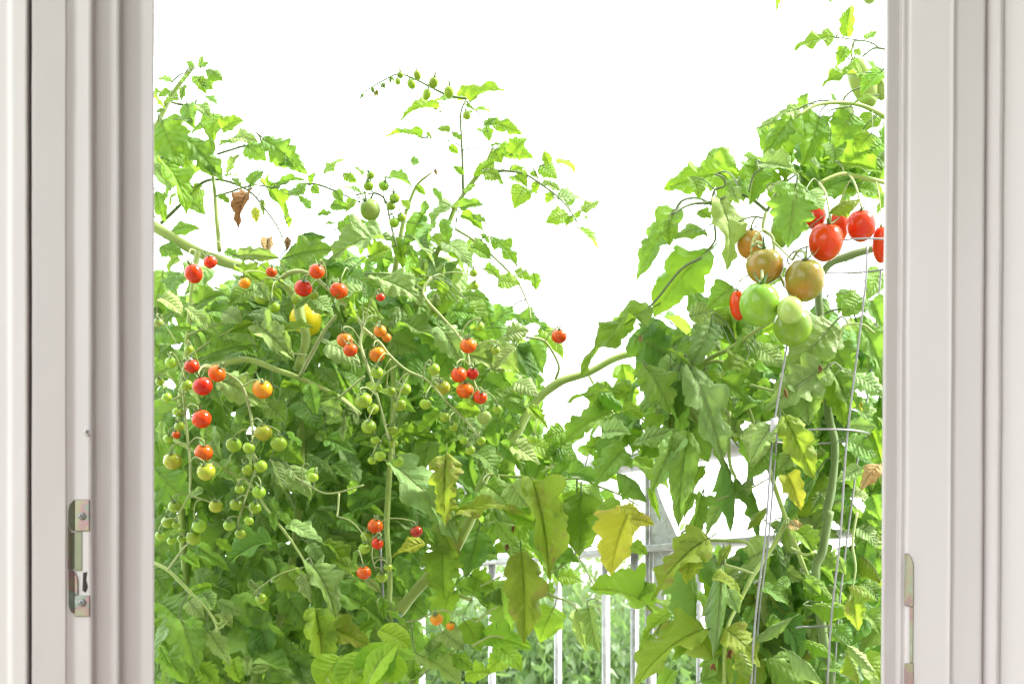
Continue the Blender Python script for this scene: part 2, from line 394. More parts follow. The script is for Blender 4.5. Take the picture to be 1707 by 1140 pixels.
def poly_prism(name, pts3, off, bev=.0006):
    """flat outline (3D points in one plane) given thickness along off"""
    bm = bmesh.new(); a = [bm.verts.new(p) for p in pts3]; b_ = [bm.verts.new(Vector(p) + Vector(off)) for p in pts3]
    n = len(a); bm.faces.new(a); bm.faces.new(list(reversed(b_)))
    for i in range(n): bm.faces.new((a[i], b_[i], b_[(i + 1) % n], a[(i + 1) % n]))
    bmesh.ops.recalc_face_normals(bm, faces=bm.faces)
    if bev: bmesh.ops.bevel(bm, geom=bm.edges[:], offset=bev, segments=1, affect='EDGES')
    me = bpy.data.meshes.new(name); bm.to_mesh(me); bm.free(); return me
def screw(parent, p, axis, r):
    ax = Vector(axis).normalized(); rot = ax.to_track_quat('Z', 'Y').to_matrix()
    bm = bmesh.new(); rings = [(r, 0), (r, .35 * r), (r * .7, .55 * r), (0.001, .6 * r)]
    vv = [[bm.verts.new(p + rot @ Vector((q * math.cos(t * math.pi / 8), q * math.sin(t * math.pi / 8), h))) for t in range(16)] for q, h in rings]
    for a_, b_ in zip(vv, vv[1:]):
        for t in range(16): bm.faces.new((a_[t], a_[(t + 1) % 16], b_[(t + 1) % 16], b_[t]))
    me = bpy.data.meshes.new('screw'); bm.to_mesh(me); bm.free(); me.polygons.foreach_set('use_smooth', [True] * len(me.polygons))
    s = wpart('screw', me, M['steel'], parent)
    bm = bmesh.new()
    for ang in (.5, .5 + math.pi / 2):
        d = rot @ Vector((math.cos(ang), math.sin(ang), 0)); e = rot @ Vector((-math.sin(ang), math.cos(ang), 0)); q = p + ax * (.62 * r)
        L, W = r * .62, r * .13
        if ang > 1: q = q + ax * .00015
        bm.faces.new([bm.verts.new(q + d * L + e * W), bm.verts.new(q - d * L + e * W), bm.verts.new(q - d * L - e * W), bm.verts.new(q + d * L - e * W)])
    me = bpy.data.meshes.new('slot'); bm.to_mesh(me); bm.free()
    return s, me
# left strike plate, wraps the edge between the sloping reveal and the front strip
def LY(px): return y1 if px >= 124 else (1.2658 + (y1 - 1.2658) * (px - 111) / 13)
def PF(px, py, off=.0014): y = LY(px) - off; return Vector((X(px, y), y, Z(py, y)))
OFF = (0, .0026, 0)
plate = wpart('strike_plate', poly_prism('plate_top', [PF(124, 885), PF(124, 832), PF(149, 832), PF(149, 885)], OFF), M['zinc'])
plate['label'] = 'iridescent zinc strike plate let into the left jamb'
def zp(name, pts, off=.0014, mat=None): return wpart(name, poly_prism(name, [PF(a_, b_, off) for a_, b_ in pts], OFF, .0004), mat or M['zinc'], plate)
zp('upper_flange', [(123.8, 885), (119, 884), (113, 874), (113, 852), (116, 840), (123.8, 832)])
zp('lower_tab', [(124, 992), (149, 992), (149, 1027), (124, 1027)])
zp('lower_flange', [(113, 950), (119, 948), (123.8, 952), (123.8, 1022), (118, 1020), (114, 1010)], .0018)
zp('tongue', [(124, 952), (129, 962), (130, 990), (124, 990)], .0018)
zp('channel', [(124, 886), (137, 886), (137, 951), (124, 951)], .0008, plain('gold_channel', (.17, .17, .115), .4, .6, .2, 40))
zp('channel', [(118, 887), (123.8, 887), (123.8, 948), (118, 948)], .0008, plain('gold_channel_side', (.14, .14, .10), .4, .6, .2, 40))
zp('edge_strip', [(112.4, 875), (117.6, 886), (117.6, 949), (112.4, 949)], .0012)
zp('latch_hole', [(138, 954), (146, 952), (144, 966), (147, 978), (143, 988), (137, 984)], .0005, M['dark'])
for q in (PF(137, 860), PF(137, 1004)):
    s, sm = screw(plate, q, (0, -1, 0), .0034); o = obj('slot', sm, M['slot'], plate)
s, sm = screw(wf, PF(146, 720, .0003), (0.1, -1, 0), .0034); s.matrix_parent_inverse = Matrix.Translation((0, -1.4, 0))
s.material_slots[0].material = M['paint']
o = obj('screw_slot', sm, M['slot'], wf); o.matrix_parent_inverse = Matrix.Translation((0, -1.4, 0))
# right strike plate lies on the reveal of the right jamb
def PR(px, py, off=.0012):
    y = (XYR(max(px, 1511)) - off) + (.003 if px < 1506 else 0) * 0; z = Z(py, y); return Vector((X(px, y) + LEAN * (z - CZ) * .0, y, z))
pl2 = wpart('strike_plate', poly_prism('plate_r', [PR(1508.5, 922), PR(1514, 922), PR(1519, 928), PR(1523, 940), PR(1523, 1011), PR(1507.5, 1009)], (0, .0022, 0)), M['zinc'])
pl2['label'] = 'narrow iridescent zinc strike plate on the right jamb'
wpart('edge_strip', poly_prism('plate_r2', [PR(1517, 1011.5), PR(1523, 1011.5), PR(1522, 1104), PR(1517, 1104)], (0, .0020, 0)), M['zinc'], pl2)
wpart('lower_tab', poly_prism('plate_r3', [PR(1508, 1105), PR(1523, 1104.5), PR(1523, 1190), PR(1508, 1190)], (0, .0022, 0)), M['zinc'], pl2)

# the wall the frame stands in and added unseen walls and ceiling that shade it
hw = empty('house_wall', (0, 1.45, 0)); tag(hw, 'white plastered house wall around the window frame', 'wall')
for nm, a in (('masonry', (-1.15, -.545, 1.305, 1.55, 0, ZT + .4)), ('masonry', (.665, 1.0, 1.16, 1.55, 0, ZT + .4)), ('lintel', (-.54, .66, 1.31, 1.55, ZT + .145, ZT + .4))):
    o = obj(nm, bevel_box(nm, *a, .004), M['plaster'], hw); o.matrix_parent_inverse = Matrix.Translation((0, -1.45, 0))
tag(obj('shade_wall_side', bevel_box('shade_wall_side', .545, .65, -1.6, 1.150, .001, 2.5, .004), M['low_bounce']), 'unseen grey wall added to shade the right jamb', 'wall')  # added out of view to darken the right jamb
tag(obj('shade_wall_rear', bevel_box('shade_wall_rear', -.15, .65, -1.705, -1.605, .001, 2.5, .004), M['low_bounce']), 'unseen grey wall added to block light from behind', 'wall')  # added out of view to hold back light from behind the camera
tag(obj('shade_ceiling', bevel_box('shade_ceiling', -.62, .70, -1.7, 1.30, 2.502, 2.6, .004), M['plaster']), kind='structure')  # added out of view to dim the frame, left side kept open for light

# ------------------------------------------------------------------ railing
def rail_pt(px):
    Y = 2.55 * 175 / (175 + (px - 1084) * .083); return Y
A = Vector((X(700, rail_pt(700)), rail_pt(700), 0)); B = Vector((X(1470, rail_pt(1470)), rail_pt(1470), 0))
dr = (B - A).normalized(); nr = Vector((-dr.y, dr.x, 0))
if nr.y > 0: nr = -nr
def on_rail(px):
    k = (px - 853.5) / F            # x = k*y
    t = (k * A.y - A.x) / (dr.x - k * dr.y); return A + dr * t
Z_LOW = Z(910, 2.55); Z_HAND = Z(763, 2.55)
rl = empty('balcony_railing', on_rail(1084)); tag(rl, 'galvanised steel balcony railing with round handrail and thin balusters', 'railing')
def rpart(name, me, mat=M['galv'], parent=rl):
    o = obj(name, me, mat, parent)
    if parent is rl: o.matrix_parent_inverse = Matrix.Translation(-rl.location)
    return o
e0, e1 = on_rail(330), on_rail(1640)
vv, ff = tube_vf([Vector((p.x, p.y, Z_HAND)) for p in (e0, e0.lerp(e1, .33), e0.lerp(e1, .66), e1)], [.0205] * 4, 20)
rpart('handrail', mesh('handrail', vv, ff))
def obox(name, c, L, D, z0, z1, bev=.0015):
    me = bevel_box(name, -L / 2, L / 2, -D / 2, D / 2, z0, z1, bev)
    ang = math.atan2(dr.y, dr.x); me.transform(Matrix.Translation((c.x, c.y, 0)) @ Matrix.Rotation(ang, 4, 'Z')); return me
mid = (e0 + e1) / 2; Ln = (e1 - e0).length
rpart('lower_rail', obox('lower_rail', mid, Ln, .045, Z_LOW - .011, Z_LOW))
for px in (380, 460, 540, 620, 703, 820, 930, 1010, 1058, 1168, 1263, 1370, 1465):
    c = on_rail(px)
    vv, ff = tube_vf([Vector((c.x, c.y, .02)), Vector((c.x, c.y, .5)), Vector((c.x, c.y, Z_LOW - .0115))], [.0077] * 3, 14)
    rpart('baluster', mesh('baluster', vv, ff))
rpart('bottom_rail', obox('bottom_rail', mid, Ln, .04, .03, .045))
c = on_rail(1081.5); rpart('post', obox('post', c - nr * .0,   .0055, .016, .002, Z_HAND - .02))
c2 = on_rail(1088); rpart('post', obox('post', c2,   .0045, .016, .002, Z_LOW - .012))
# flared gusset plates beside the post, in the plane of the railing
def rail_poly(name, pts, th=.006, parent=rl):
    me = poly_prism(name, [Vector((on_rail(a).x, on_rail(a).y, z)) + nr * th / 2 for a, z in pts], -nr * th, .0006); return rpart(name, me, M['galv'], parent)
def zr(px, py): return Z(py, on_rail(px).y)
cur = [(1092, 785), (1094, 800), (1098, 815), (1104, 833), (1112, 852), (1121, 872), (1129, 890), (1134, 904)]
rail_poly('gusset', [(1085, zr(1085, 909)), (1085, zr(1085, 785))] + [(a, zr(a, b_)) for a, b_ in cur])
low = [(1092, 918), (1140, 913), (1120, 921), (1112, 930), (1109, 942), (1109, 1100), (1092, 1102)]
rail_poly('gusset', [(a, zr(a, b_)) for a, b_ in low])

# ------------------------------------------------------------------ leaf shapes
def leaf_mesh(name, seed, teeth=6, amp=.45, bend=.9, fold=.5, curl=.15, twist=.3, puck=.02, widest=.40, stalk=.2, NV=26, NU=8, wave=.08, tip=1.2):
    rr = random.Random(seed); a_ = widest * 1.45; b_ = (1 - widest) * 1.45
    mx = max((q / 50) ** a_ * (1 - q / 50) ** (b_ * tip) for q in range(1, 50))
    phs = [rr.random(), rr.random()]; wp = [rr.uniform(0, 6.28), rr.uniform(0, 6.28)]; wf_ = rr.uniform(1.6, 2.6)
    lob = [[rr.uniform(.55, 1.35) for _ in range(teeth + 2)] for _ in (0, 1)]
    V, UV, Fc = [], [], []
    for i in range(NV + 1):
        v = i / NV
        prof = ((max(v, 1e-4) ** a_) * (max(1 - v, 0) ** (b_ * tip)) / mx)
        if v < .03: prof *= v / .03
        for k in range(NU + 1):
            u = -1 + 2 * k / NU; s = 0 if u < 0 else 1; au = abs(u)
            ph = v * teeth + phs[s]; saw = ph - math.floor(ph); saw = math.sin(math.pi * min(1, saw ** 1.5)) ** .75
            A_ = amp * lob[s][int(ph) % (teeth + 2)] * 1.35 * (1 - v) ** .5; fine = math.sin(ph * 18.0) * .035
            x = (1 if s else -1) * .5 * prof * au * (1 + (A_ * (saw - .62) + fine) * au * au)
            y = v + A_ * .10 * saw * au * au * (1 - v) - .10 * au * (1 - v) ** 5 + (.03 * au * (1 - au))
            z = fold * abs(x) - curl * (au ** 3) * prof * .5
            z += puck * math.cos(2 * math.pi * 7.5 * (v - .24 * au ** .8)) * au * (1.1 - au) * 2 * min(1, prof * 1.5)
            z += .05 * noise.noise(Vector((x * 9 + seed, v * 7, seed * .37))) * (.3 + au) + .016 * noise.noise(Vector((x * 26 + seed, v * 22, 3.1)))
            z += wave * math.sin(wf_ * 2 * math.pi * v + wp[s]) * au * au * prof
            V.append(Vector((x, y, z))); UV.append((u * .5 + .5, v))
    for i in range(NV):
        for k in range(NU):
            q = i * (NU + 1) + k; Fc.append((q, q + 1, q + NU + 2, q + NU + 1))
    # stalk with a thickened rib below the blade
    if stalk:
        path = [Vector((0, -stalk, stalk * .12)), Vector((0, -stalk * .5, .0)), Vector((0, 0, -.004)), Vector((0, .35, -.006)), Vector((0, .75, -.004))]
        vv, ff = tube_vf(path, [.016, .014, .013, .009, .003], 5); o = len(V)
        V += vv; UV += [(.5, .0)] * len(vv); Fc += [tuple(q + o for q in f) for f in ff]
    # bend along the length, twist, and put the base-to-tip chord back on the y axis
    def curve(y):
        th = bend * y
        if abs(bend) < 1e-4: return y, 0.0, 0.0
        return math.sin(th) / bend, -(1 - math.cos(th)) / bend, -th
    out = []
    for p in V:
        cy, cz, th = curve(p.y); tw = twist * p.y
        x = p.x * math.cos(tw) - p.z * math.sin(tw); z = p.x * math.sin(tw) + p.z * math.cos(tw)
        out.append(Vector((x, cy - z * math.sin(th), cz + z * math.cos(th))))
    cy, cz, th = curve(1.0); ang = math.atan2(cz, cy); L = math.hypot(cy, cz)
    rot = Matrix.Rotation(-ang, 3, 'X')
    out = [rot @ p / L for p in out]
    w = max(p.x for p in out) - min(p.x for p in out)
    out = [Vector((p.x / w, p.y, p.z)) for p in out]
    return mesh(name, out, Fc, UV)
LV = {'L': [], 'C': [], 'S': [], 'T': []}
for i in range(14):
    LV['L'].append(leaf_mesh('leaf_lobed', i, teeth=rnd.choice((3, 4, 5, 6, 8)), amp=rnd.uniform(.15, .42), bend=rnd.uniform(.3, 1.7), fold=rnd.uniform(.2, .85), curl=rnd.uniform(.05, .4), twist=rnd.uniform(-.6, .6), puck=rnd.uniform(.008, .016), widest=rnd.uniform(.28, .38)))
for i in range(5):
    LV['C'].append(leaf_mesh('leaf_curled', 40 + i, teeth=5, amp=.3, bend=rnd.uniform(.9, 1.7), fold=rnd.uniform(-.2, .2), curl=rnd.uniform(.7, 1.1), twist=rnd.uniform(-.7, .7), puck=.02, widest=.42, wave=.1))
for i in range(3):
    LV['S'].append(leaf_mesh('leaf_smooth', 60 + i, teeth=9, amp=.04, tip=.9, bend=rnd.uniform(.6, 1.2), fold=.45, curl=.3, twist=.1, puck=.03, widest=.42, wave=.03, stalk=.15))
for i in range(5):
    LV['T'].append(leaf_mesh('leaf_small', 80 + i, teeth=rnd.choice((3, 4, 5)), amp=rnd.uniform(.12, .34), bend=rnd.uniform(.2, 1.0), fold=rnd.uniform(.2, .6), curl=.1, twist=rnd.uniform(-.3, .3), puck=.014, widest=.38, NV=18, NU=6))

LV['X'] = [leaf_mesh('leaf_broad', 120 + i, teeth=rnd.choice((4, 5, 6, 7)), amp=rnd.uniform(.2, .42), bend=rnd.uniform(.4, 1.5), fold=rnd.uniform(.25, .8), curl=rnd.uniform(.1, .4), twist=rnd.uniform(-.6, .6), puck=rnd.uniform(.012, .02), widest=rnd.uniform(.30, .38), NV=40, NU=12, wave=.13) for i in range(10)]
def leaf_matrix(Bp, Tp, wid, roll, face=Vector((0, -1, .55)), zk=.8):
    a = Tp - Bp; L = a.length; a.normalize()
    n = face - a * face.dot(a)
    n = n.normalized() if n.length > .05 else a.orthogonal().normalized()
    n = Matrix.Rotation(roll, 3, a) @ n
    x = a.cross(n)
    m = Matrix(((x.x * wid, a.x * L, n.x * L * zk, Bp.x), (x.y * wid, a.y * L, n.y * L * zk, Bp.y), (x.z * wid, a.z * L, n.z * L * zk, Bp.z), (0, 0, 0, 1)))
    return m

# ------------------------------------------------------------------ plants (things); their parts follow
PL = {}
def plant(key, name, px, Y, label, cat, pot_r):
    x = X(px, Y)
    t = empty(name, (x, Y, .30)); tag(t, label, cat); PL[key] = t
    pot = empty('planter_pot', (x, Y, 0))
    rings = [(pot_r * .78, 0), (pot_r * .98, .27), (pot_r * 1.08, .275), (pot_r * 1.08, .32), (pot_r * .98, .32), (pot_r * .95, .28)]
    vs, fs = [], []; n = 28
    for r_, z in rings:
        for k in range(n): vs.append((r_ * math.cos(2 * math.pi * k / n), r_ * math.sin(2 * math.pi * k / n), z))
    for i in range(len(rings) - 1):
        for k in range(n):
            k2 = (k + 1) % n; fs.append((i * n + k, i * n + k2, (i + 1) * n + k2, (i + 1) * n + k))
    fs.append(tuple(reversed(range(n))))
    obj('pot_wall', mesh('pot', vs, fs), M['pot'], pot)
    sv = [(0, 0, .30)] + [(pot_r * .965 * math.cos(2 * math.pi * k / n), pot_r * .965 * math.sin(2 * math.pi * k / n), .285) for k in range(n)]
    obj('soil', mesh('soil', sv, [(0, k + 1, (k + 1) % n + 1) for k in range(n)]), M['soil'], pot)
    return t, pot
for k, nm, px, Y, lab, pl_, cat, r_ in (
    ('A', 'tomato_plant', 330, 2.32, 'bushy cherry tomato plant with red and green trusses beside the left jamb', 'terracotta pot under the leftmost cherry tomato plant', 'tomato plant', .14),
    ('B', 'tomato_plant', 655, 2.26, 'cherry tomato plant with a tied stem and tall shoot against the sky', 'terracotta pot under the tied middle tomato plant', 'tomato plant', .14),
    ('C', 'tomato_plant', 1385, 1.93, 'large fruited plum tomato plant in a wire cage beside the right jamb', 'terracotta pot under the caged plum tomato plant', 'tomato plant', .13),
    ('F', 'basil_plant', 600, 1.97, 'low basil plant with bright smooth leaves at the bottom of the view', 'terracotta pot under the basil plant', 'basil', .09)):
    t, pot = plant(k, nm, px, Y, lab, cat, r_); tag(pot, pl_, 'pot', 'plant pots on the balcony floor')
def ppart(key, name, me, mat):
    o = obj(name, me, mat, PL[key]); o.matrix_parent_inverse = Matrix.Translation(-PL[key].location); return o

# ------------------------------------------------------------------ stems: token list "region x,y"; diameter in photo pixels, depth at both ends
STEMS = """
A stem 19 16 2.15 2.12 | b-80,800 b20,850 b215,965 b350,1015 b440,1045 d600,130 d690,210 d720,330 d740,420 d700,560
A stem 10 9 2.12 2.10 | b228,968 d215,80 d195,250 d180,390 d170,520 d150,640
A stem 8 6 2.13 2.14 | b330,968 b318,820 b308,690 b298,600
A truss 4 2.5 2.13 2.12 | b312,705 b380,685 b440,665 b500,652 b590,665
A truss 6 2.5 2.16 2.13 | b50,835 b150,740 b250,640 b350,630 b470,680 b550,770 b610,860 b650,955
A stem 9 7 2.16 2.16 | b-40,480 b40,350 b95,240 b150,160 b210,85
A truss 5 4 2.15 2.15 | b95,255 b150,270 b215,268
A truss 3 2 2.15 2.15 | b100,165 b140,130 b165,120
A truss 4 3 2.14 2.13 | b320,505 b400,480 b460,465 b580,462 b640,480
A stem 13 6 2.10 2.06 | d250,560 d350,530 d470,512 d600,560 d710,600 d900,690 d1000,770
A truss 8 4 2.10 2.00 | d610,135 d680,95 d760,105 d860,190 d960,285 d1010,360 d1000,440 d1040,560 d1090,720 d1135,890
B truss 6 3.5 2.02 2.00 | d1010,360 d1090,430 e140,490 e220,560 e320,610 e400,700 e500,800 e565,880
A truss 7 5 2.07 2.05 | d710,592 d770,480 d830,370 d885,300
A truss 3 3 2.07 2.05 | d745,490 d700,485 d660,482
A truss 6 3 2.03 1.98 | d150,560 d290,550 d370,580 d440,640 d480,780 d490,900 d500,1040 f520,90 f480,200 f440,335
A truss 3 3 2.0 2.0 | d440,640 d490,612 d530,605
A truss 5 3 2.02 1.98 | d155,640 d175,850 d190,1000 d190,1130 f200,190 f130,310
A truss 3 3 2.0 2.0 | f200,200 f260,215 f310,235
A stem 6 4 2.08 2.02 | d110,890 d300,1000 d480,1110 f580,260 f690,400 f750,490 f810,590
A stem 6 5 2.08 2.02 | f10,530 f90,570 f200,680 f310,800 f345,880
A truss 4 3 2.05 2.03 | f90,570 f160,470 f190,440
A truss 4 3 2.05 2.03 | d900,690 d960,640 d1020,590
A truss 5 4 2.06 2.05 | d910,700 d960,740 d990,775
A truss 4 3 2.04 2.03 | f600,20 f700,90 f800,150 f870,185 f950,180 f1070,145
A truss 4 3 2.04 2.03 | f945,185 f940,270 f935,300
A truss 4 3 2.1 2.1 | d180,395 d300,350 d430,320
A truss 4 3 2.1 2.1 | d150,520 d280,430 d430,355 d520,330
A truss 4 3 2.05 2.05 | d180,660 d110,700 d40,700
A truss 3 2 2.05 2.05 | d30,300 d80,360 d125,430
A stem 14 12 2.32 2.2 | a330,1340 a322,1200 a318,1060 a305,900 a300,760 a305,640 d250,560
A stem 13 12 2.32 2.25 | a345,1340 a400,1190 a470,1020 a500,820 a498,650 d700,560
B stem 21 12 2.12 2.17 | a655,1340 a652,1200 g150,860 g200,770 g300,650 g380,560 g470,470 g560,300 g605,150 g660,50 e730,880 e800,760 e870,675 e960,612 e1090,570 a1040,592 a1120,585
B stem 10 9 2.135 2.2 | a648,1340 g140,860 g150,640 g140,450 g135,300 e150,900 e160,600 a640,540
B stem 8 6 2.16 2.1 | g385,575 g420,640 g490,692 g560,720
B truss 5 4 2.16 2.12 | e930,605 e945,540 e900,450 e860,415 e790,405
B truss 2.5 2 2.13 2.02 | e880,422 e905,385 e945,352
B stem 5 3 2.14 2.10 | g630,90 g720,100 g850,110 r0,575 r180,562 r280,600 r380,640 r470,692
B stem 9 7 2.2 2.2 | a690,520 c480,830 c515,750 c560,680 c650,560 c690,480
B truss 5.5 3 2.19 2.17 | c548,690 c546,640 c545,560 c540,440 c535,330 c545,280 c565,240
B truss 2 1.5 2.18 2.18 | c545,470 c490,445 c430,430 c345,428
B truss 2 1.5 2.18 2.18 | c545,485 c600,475 c680,480 c720,482
B truss 2 1.5 2.18 2.18 | c535,330 c490,318 c430,305
B truss 2 1.5 2.18 2.18 | c537,350 c590,348 c650,352
B truss 1.5 1.2 2.18 2.18 | c540,415 c500,408 c480,400
B truss 6 2 2.19 2.12 | c650,580 c700,585 c760,585 c840,600 c920,650 c1000,710 c1060,780 c1110,860
B truss 2 1.5 2.17 2.17 | c770,580 c785,540 c790,510
B truss 2 1.5 2.17 2.16 | c840,598 c890,570 c950,548
B truss 5 2.5 2.16 2.12 | c510,860 c620,930 c720,1020 c790,1090 e740,120 e800,250 e812,320
B stem 11 3 2.2 2.2 | a655,470 c240,960 c260,840 c290,740 c330,650 c400,590
B truss 1.5 1 2.2 2.2 | c360,620 c375,640 c390,650
B truss 1.5 1 2.2 2.2 | c320,660 c312,600 c318,555
B truss 5 2.2 2.17 2.15 | c565,240 c520,235 c480,225 c440,210 c380,180 c320,150 c240,125 c160,160 c75,212
B truss 2.5 1.5 2.17 2.17 | c550,265 c600,290 c640,330 c660,360
B truss 4 2.5 2.16 2.15 | b720,645 b800,650 b900,690 b1000,735
B truss 4 3 2.15 2.15 | c230,940 c200,820 c175,720 c125,690 c110,720
B truss 2.5 2 2.15 2.15 | c120,690 c105,660 c110,620
B truss 2.5 2 2.15 2.15 | c175,740 c170,680 c175,640
B truss 3 2 2.15 2.15 | c40,700 c75,690 c115,695
B truss 5 3 2.06 2.0 | e340,120 e300,200 e400,320 e470,400 e510,480 e530,580 e560,660
B truss 3 2 2.03 2.0 | f1110,330 f1115,430 f1110,500 f1130,570
B truss 4 3 2.1 2.1 | g200,830 g280,820 g350,790 g380,780
B truss 4 3 2.05 2.05 | g560,950 g650,900 g720,905
B truss 4 3 2.05 2.05 | g580,830 g640,780 g690,750
B truss 4 2 2.1 2.1 | g600,650 g690,610 g720,600
B truss 4 2 2.1 2.1 | h400,390 h500,320 h590,240 h740,180
B truss 3 2 2.08 2.06 | h590,280 h640,370 h690,470 h700,560
B truss 5 3 2.08 2.08 | h340,500 h430,550 h520,580 h600,650
C stem 15 13 1.93 1.95 | a1385,1340 a1392,1200 v1180,500 v1220,300 v1265,50 u690,1050 u740,800 u755,560 u720,400 u700,180 q840,800 q830,640 q870,550 q960,510 q1080,475
C truss 7 6 1.86 1.85 | q612,330 q600,400 q640,440 q650,540 q690,640
C truss 4 3 1.85 1.84 | q605,400 q560,440 q550,500
C truss 4 3 1.85 1.84 | q640,450 q690,500 q720,530
C truss 4 3 1.85 1.84 | q650,520 q620,570 q590,600
C truss 4 3 1.87 1.86 | q610,360 q560,350 q500,370
C stem 8 7 1.95 1.9 | v1180,600 v990,100 q480,1000 q350,960 q470,890 q590,810 q700,740
C stem 9 5 1.92 1.86 | p1130,500 p1080,470 p1000,435 p920,425 p820,435 p740,480
C truss 3 3 1.9 1.88 | p920,430 p960,380 p1040,350 p1090,330
C truss 3 3 1.88 1.87 | p960,440 p880,455 p830,490
C truss 4 3 1.9 1.9 | p1130,210 p1060,200 p1010,235
C truss 3 2 1.9 1.9 | p1080,200 p1040,175 p940,160 p880,156
C stem 8 6 1.9 1.86 | q1130,215 q1080,205 q1000,185 q920,175 q830,210
C stem 6 4 1.9 1.85 | q620,330 q540,270 q470,260 q390,290 q300,300 q220,342
C truss 5 3 1.88 1.86 | q385,300 q400,240 q440,225 q435,190 q400,175
C truss 4 3 1.87 1.86 | q540,250 q560,180 q600,150
C truss 2.5 2 1.88 1.87 | q415,470 q380,490 q345,520
C truss 2 1.5 1.88 1.87 | q400,380 q370,385 q340,400
C stem 6 4 1.93 1.9 | r800,40 r690,75 r600,70 r540,130
C stem 5 3 2.2 2.1 | r225,60 r290,170 r360,270 r430,370 r475,440
C truss 3 2 2.1 2.08 | r475,440 r420,460 r330,470
C stem 7 5 1.98 1.95 | v480,230 v600,230 v740,245 v800,320
C stem 8 6 1.95 1.88 | v1000,90 v900,280 v780,450 v700,610 v620,770 v600,950 v600,1250
C truss 6 5 1.9 1.88 | v600,385 v690,410 v780,440
C stem 7 4 2.0 1.98 | v40,1250 v60,1000 v150,830 v200,720 v100,655
C truss 6 3 1.9 1.88 | v1180,300 v1110,320 v1050,290 v1020,275
C truss 5 3 1.9 1.88 | v1440,50 v1410,250 v1430,420 v1380,650
C truss 4 3 1.98 1.98 | r780,690 r880,650 r1000,610 r1090,560
C stem 7 5 1.96 1.92 | r900,230 r900,470 r930,560
C truss 5 4 1.94 1.9 | u60,200 u160,160 u300,190 u400,210
C truss 3 2 1.9 1.88 | u680,90 u740,100 u800,60
C truss 4 3 1.86 1.86 | q910,860 q940,800 q1010,795 q1060,830
F stem 5 3 1.97 1.95 | a600,1340 a602,1240 a610,1150 a640,1090
F stem 4 3 1.97 1.95 | a603,1260 a570,1180 a545,1130
"""
SAMPLES = {k: [] for k in 'ABCF'}; TRUSS = {k: [] for k in 'ABCF'}
def parse_pt(tok):
    r_ = tok[0]; x, y = tok[1:].split(','); return T(r_, float(x), float(y))
sid = 0
for line in STEMS.strip().splitlines():
    head, body = line.split('|'); key, kind, d0, d1, Y0, Y1 = head.split(); d0, d1, Y0, Y1 = map(float, (d0, d1, Y0, Y1))
    pts2 = [parse_pt(t) for t in body.split()]
    n = len(pts2); pts = [P(x, y, Y0 + (Y1 - Y0) * i / (n - 1)) for i, (x, y) in enumerate(pts2)]
    if pts2[0][1] > 1300:
        pts.insert(0, Vector((pts[0].x, pts[0].y, .295)))
    path = catmull(pts, 5); m_ = len(path); sid += 1
    rad = []
    for i in range(m_):
        t = i / (m_ - 1); d = d0 + (d1 - d0) * t; Yq = Y0 + (Y1 - Y0) * t
        rad.append(d / 2 * Yq / F * (1 + .16 * noise.noise(path[i] * 25) + .16 * max(0, noise.noise(path[i] * 9 + Vector((sid, 0, 0))) - .25)))
    # little swellings where side shoots leave the thick stems
    vv, ff = tube_vf(path, rad, 9 if d0 > 8 else 6, .12, sid)
    mt = M['stem'] if kind == 'stem' else M['truss']
    if key == 'C' and d0 > 9: mt = M['stem_d']
    if d0 < 6.5 and pts2[-1][1] < 420: mt = M['stalk']
    o = ppart(key, 'stem' if kind == 'stem' else 'shoot', mesh(kind, vv, ff), mt)
    SAMPLES[key] += path
    TRUSS[key] += path

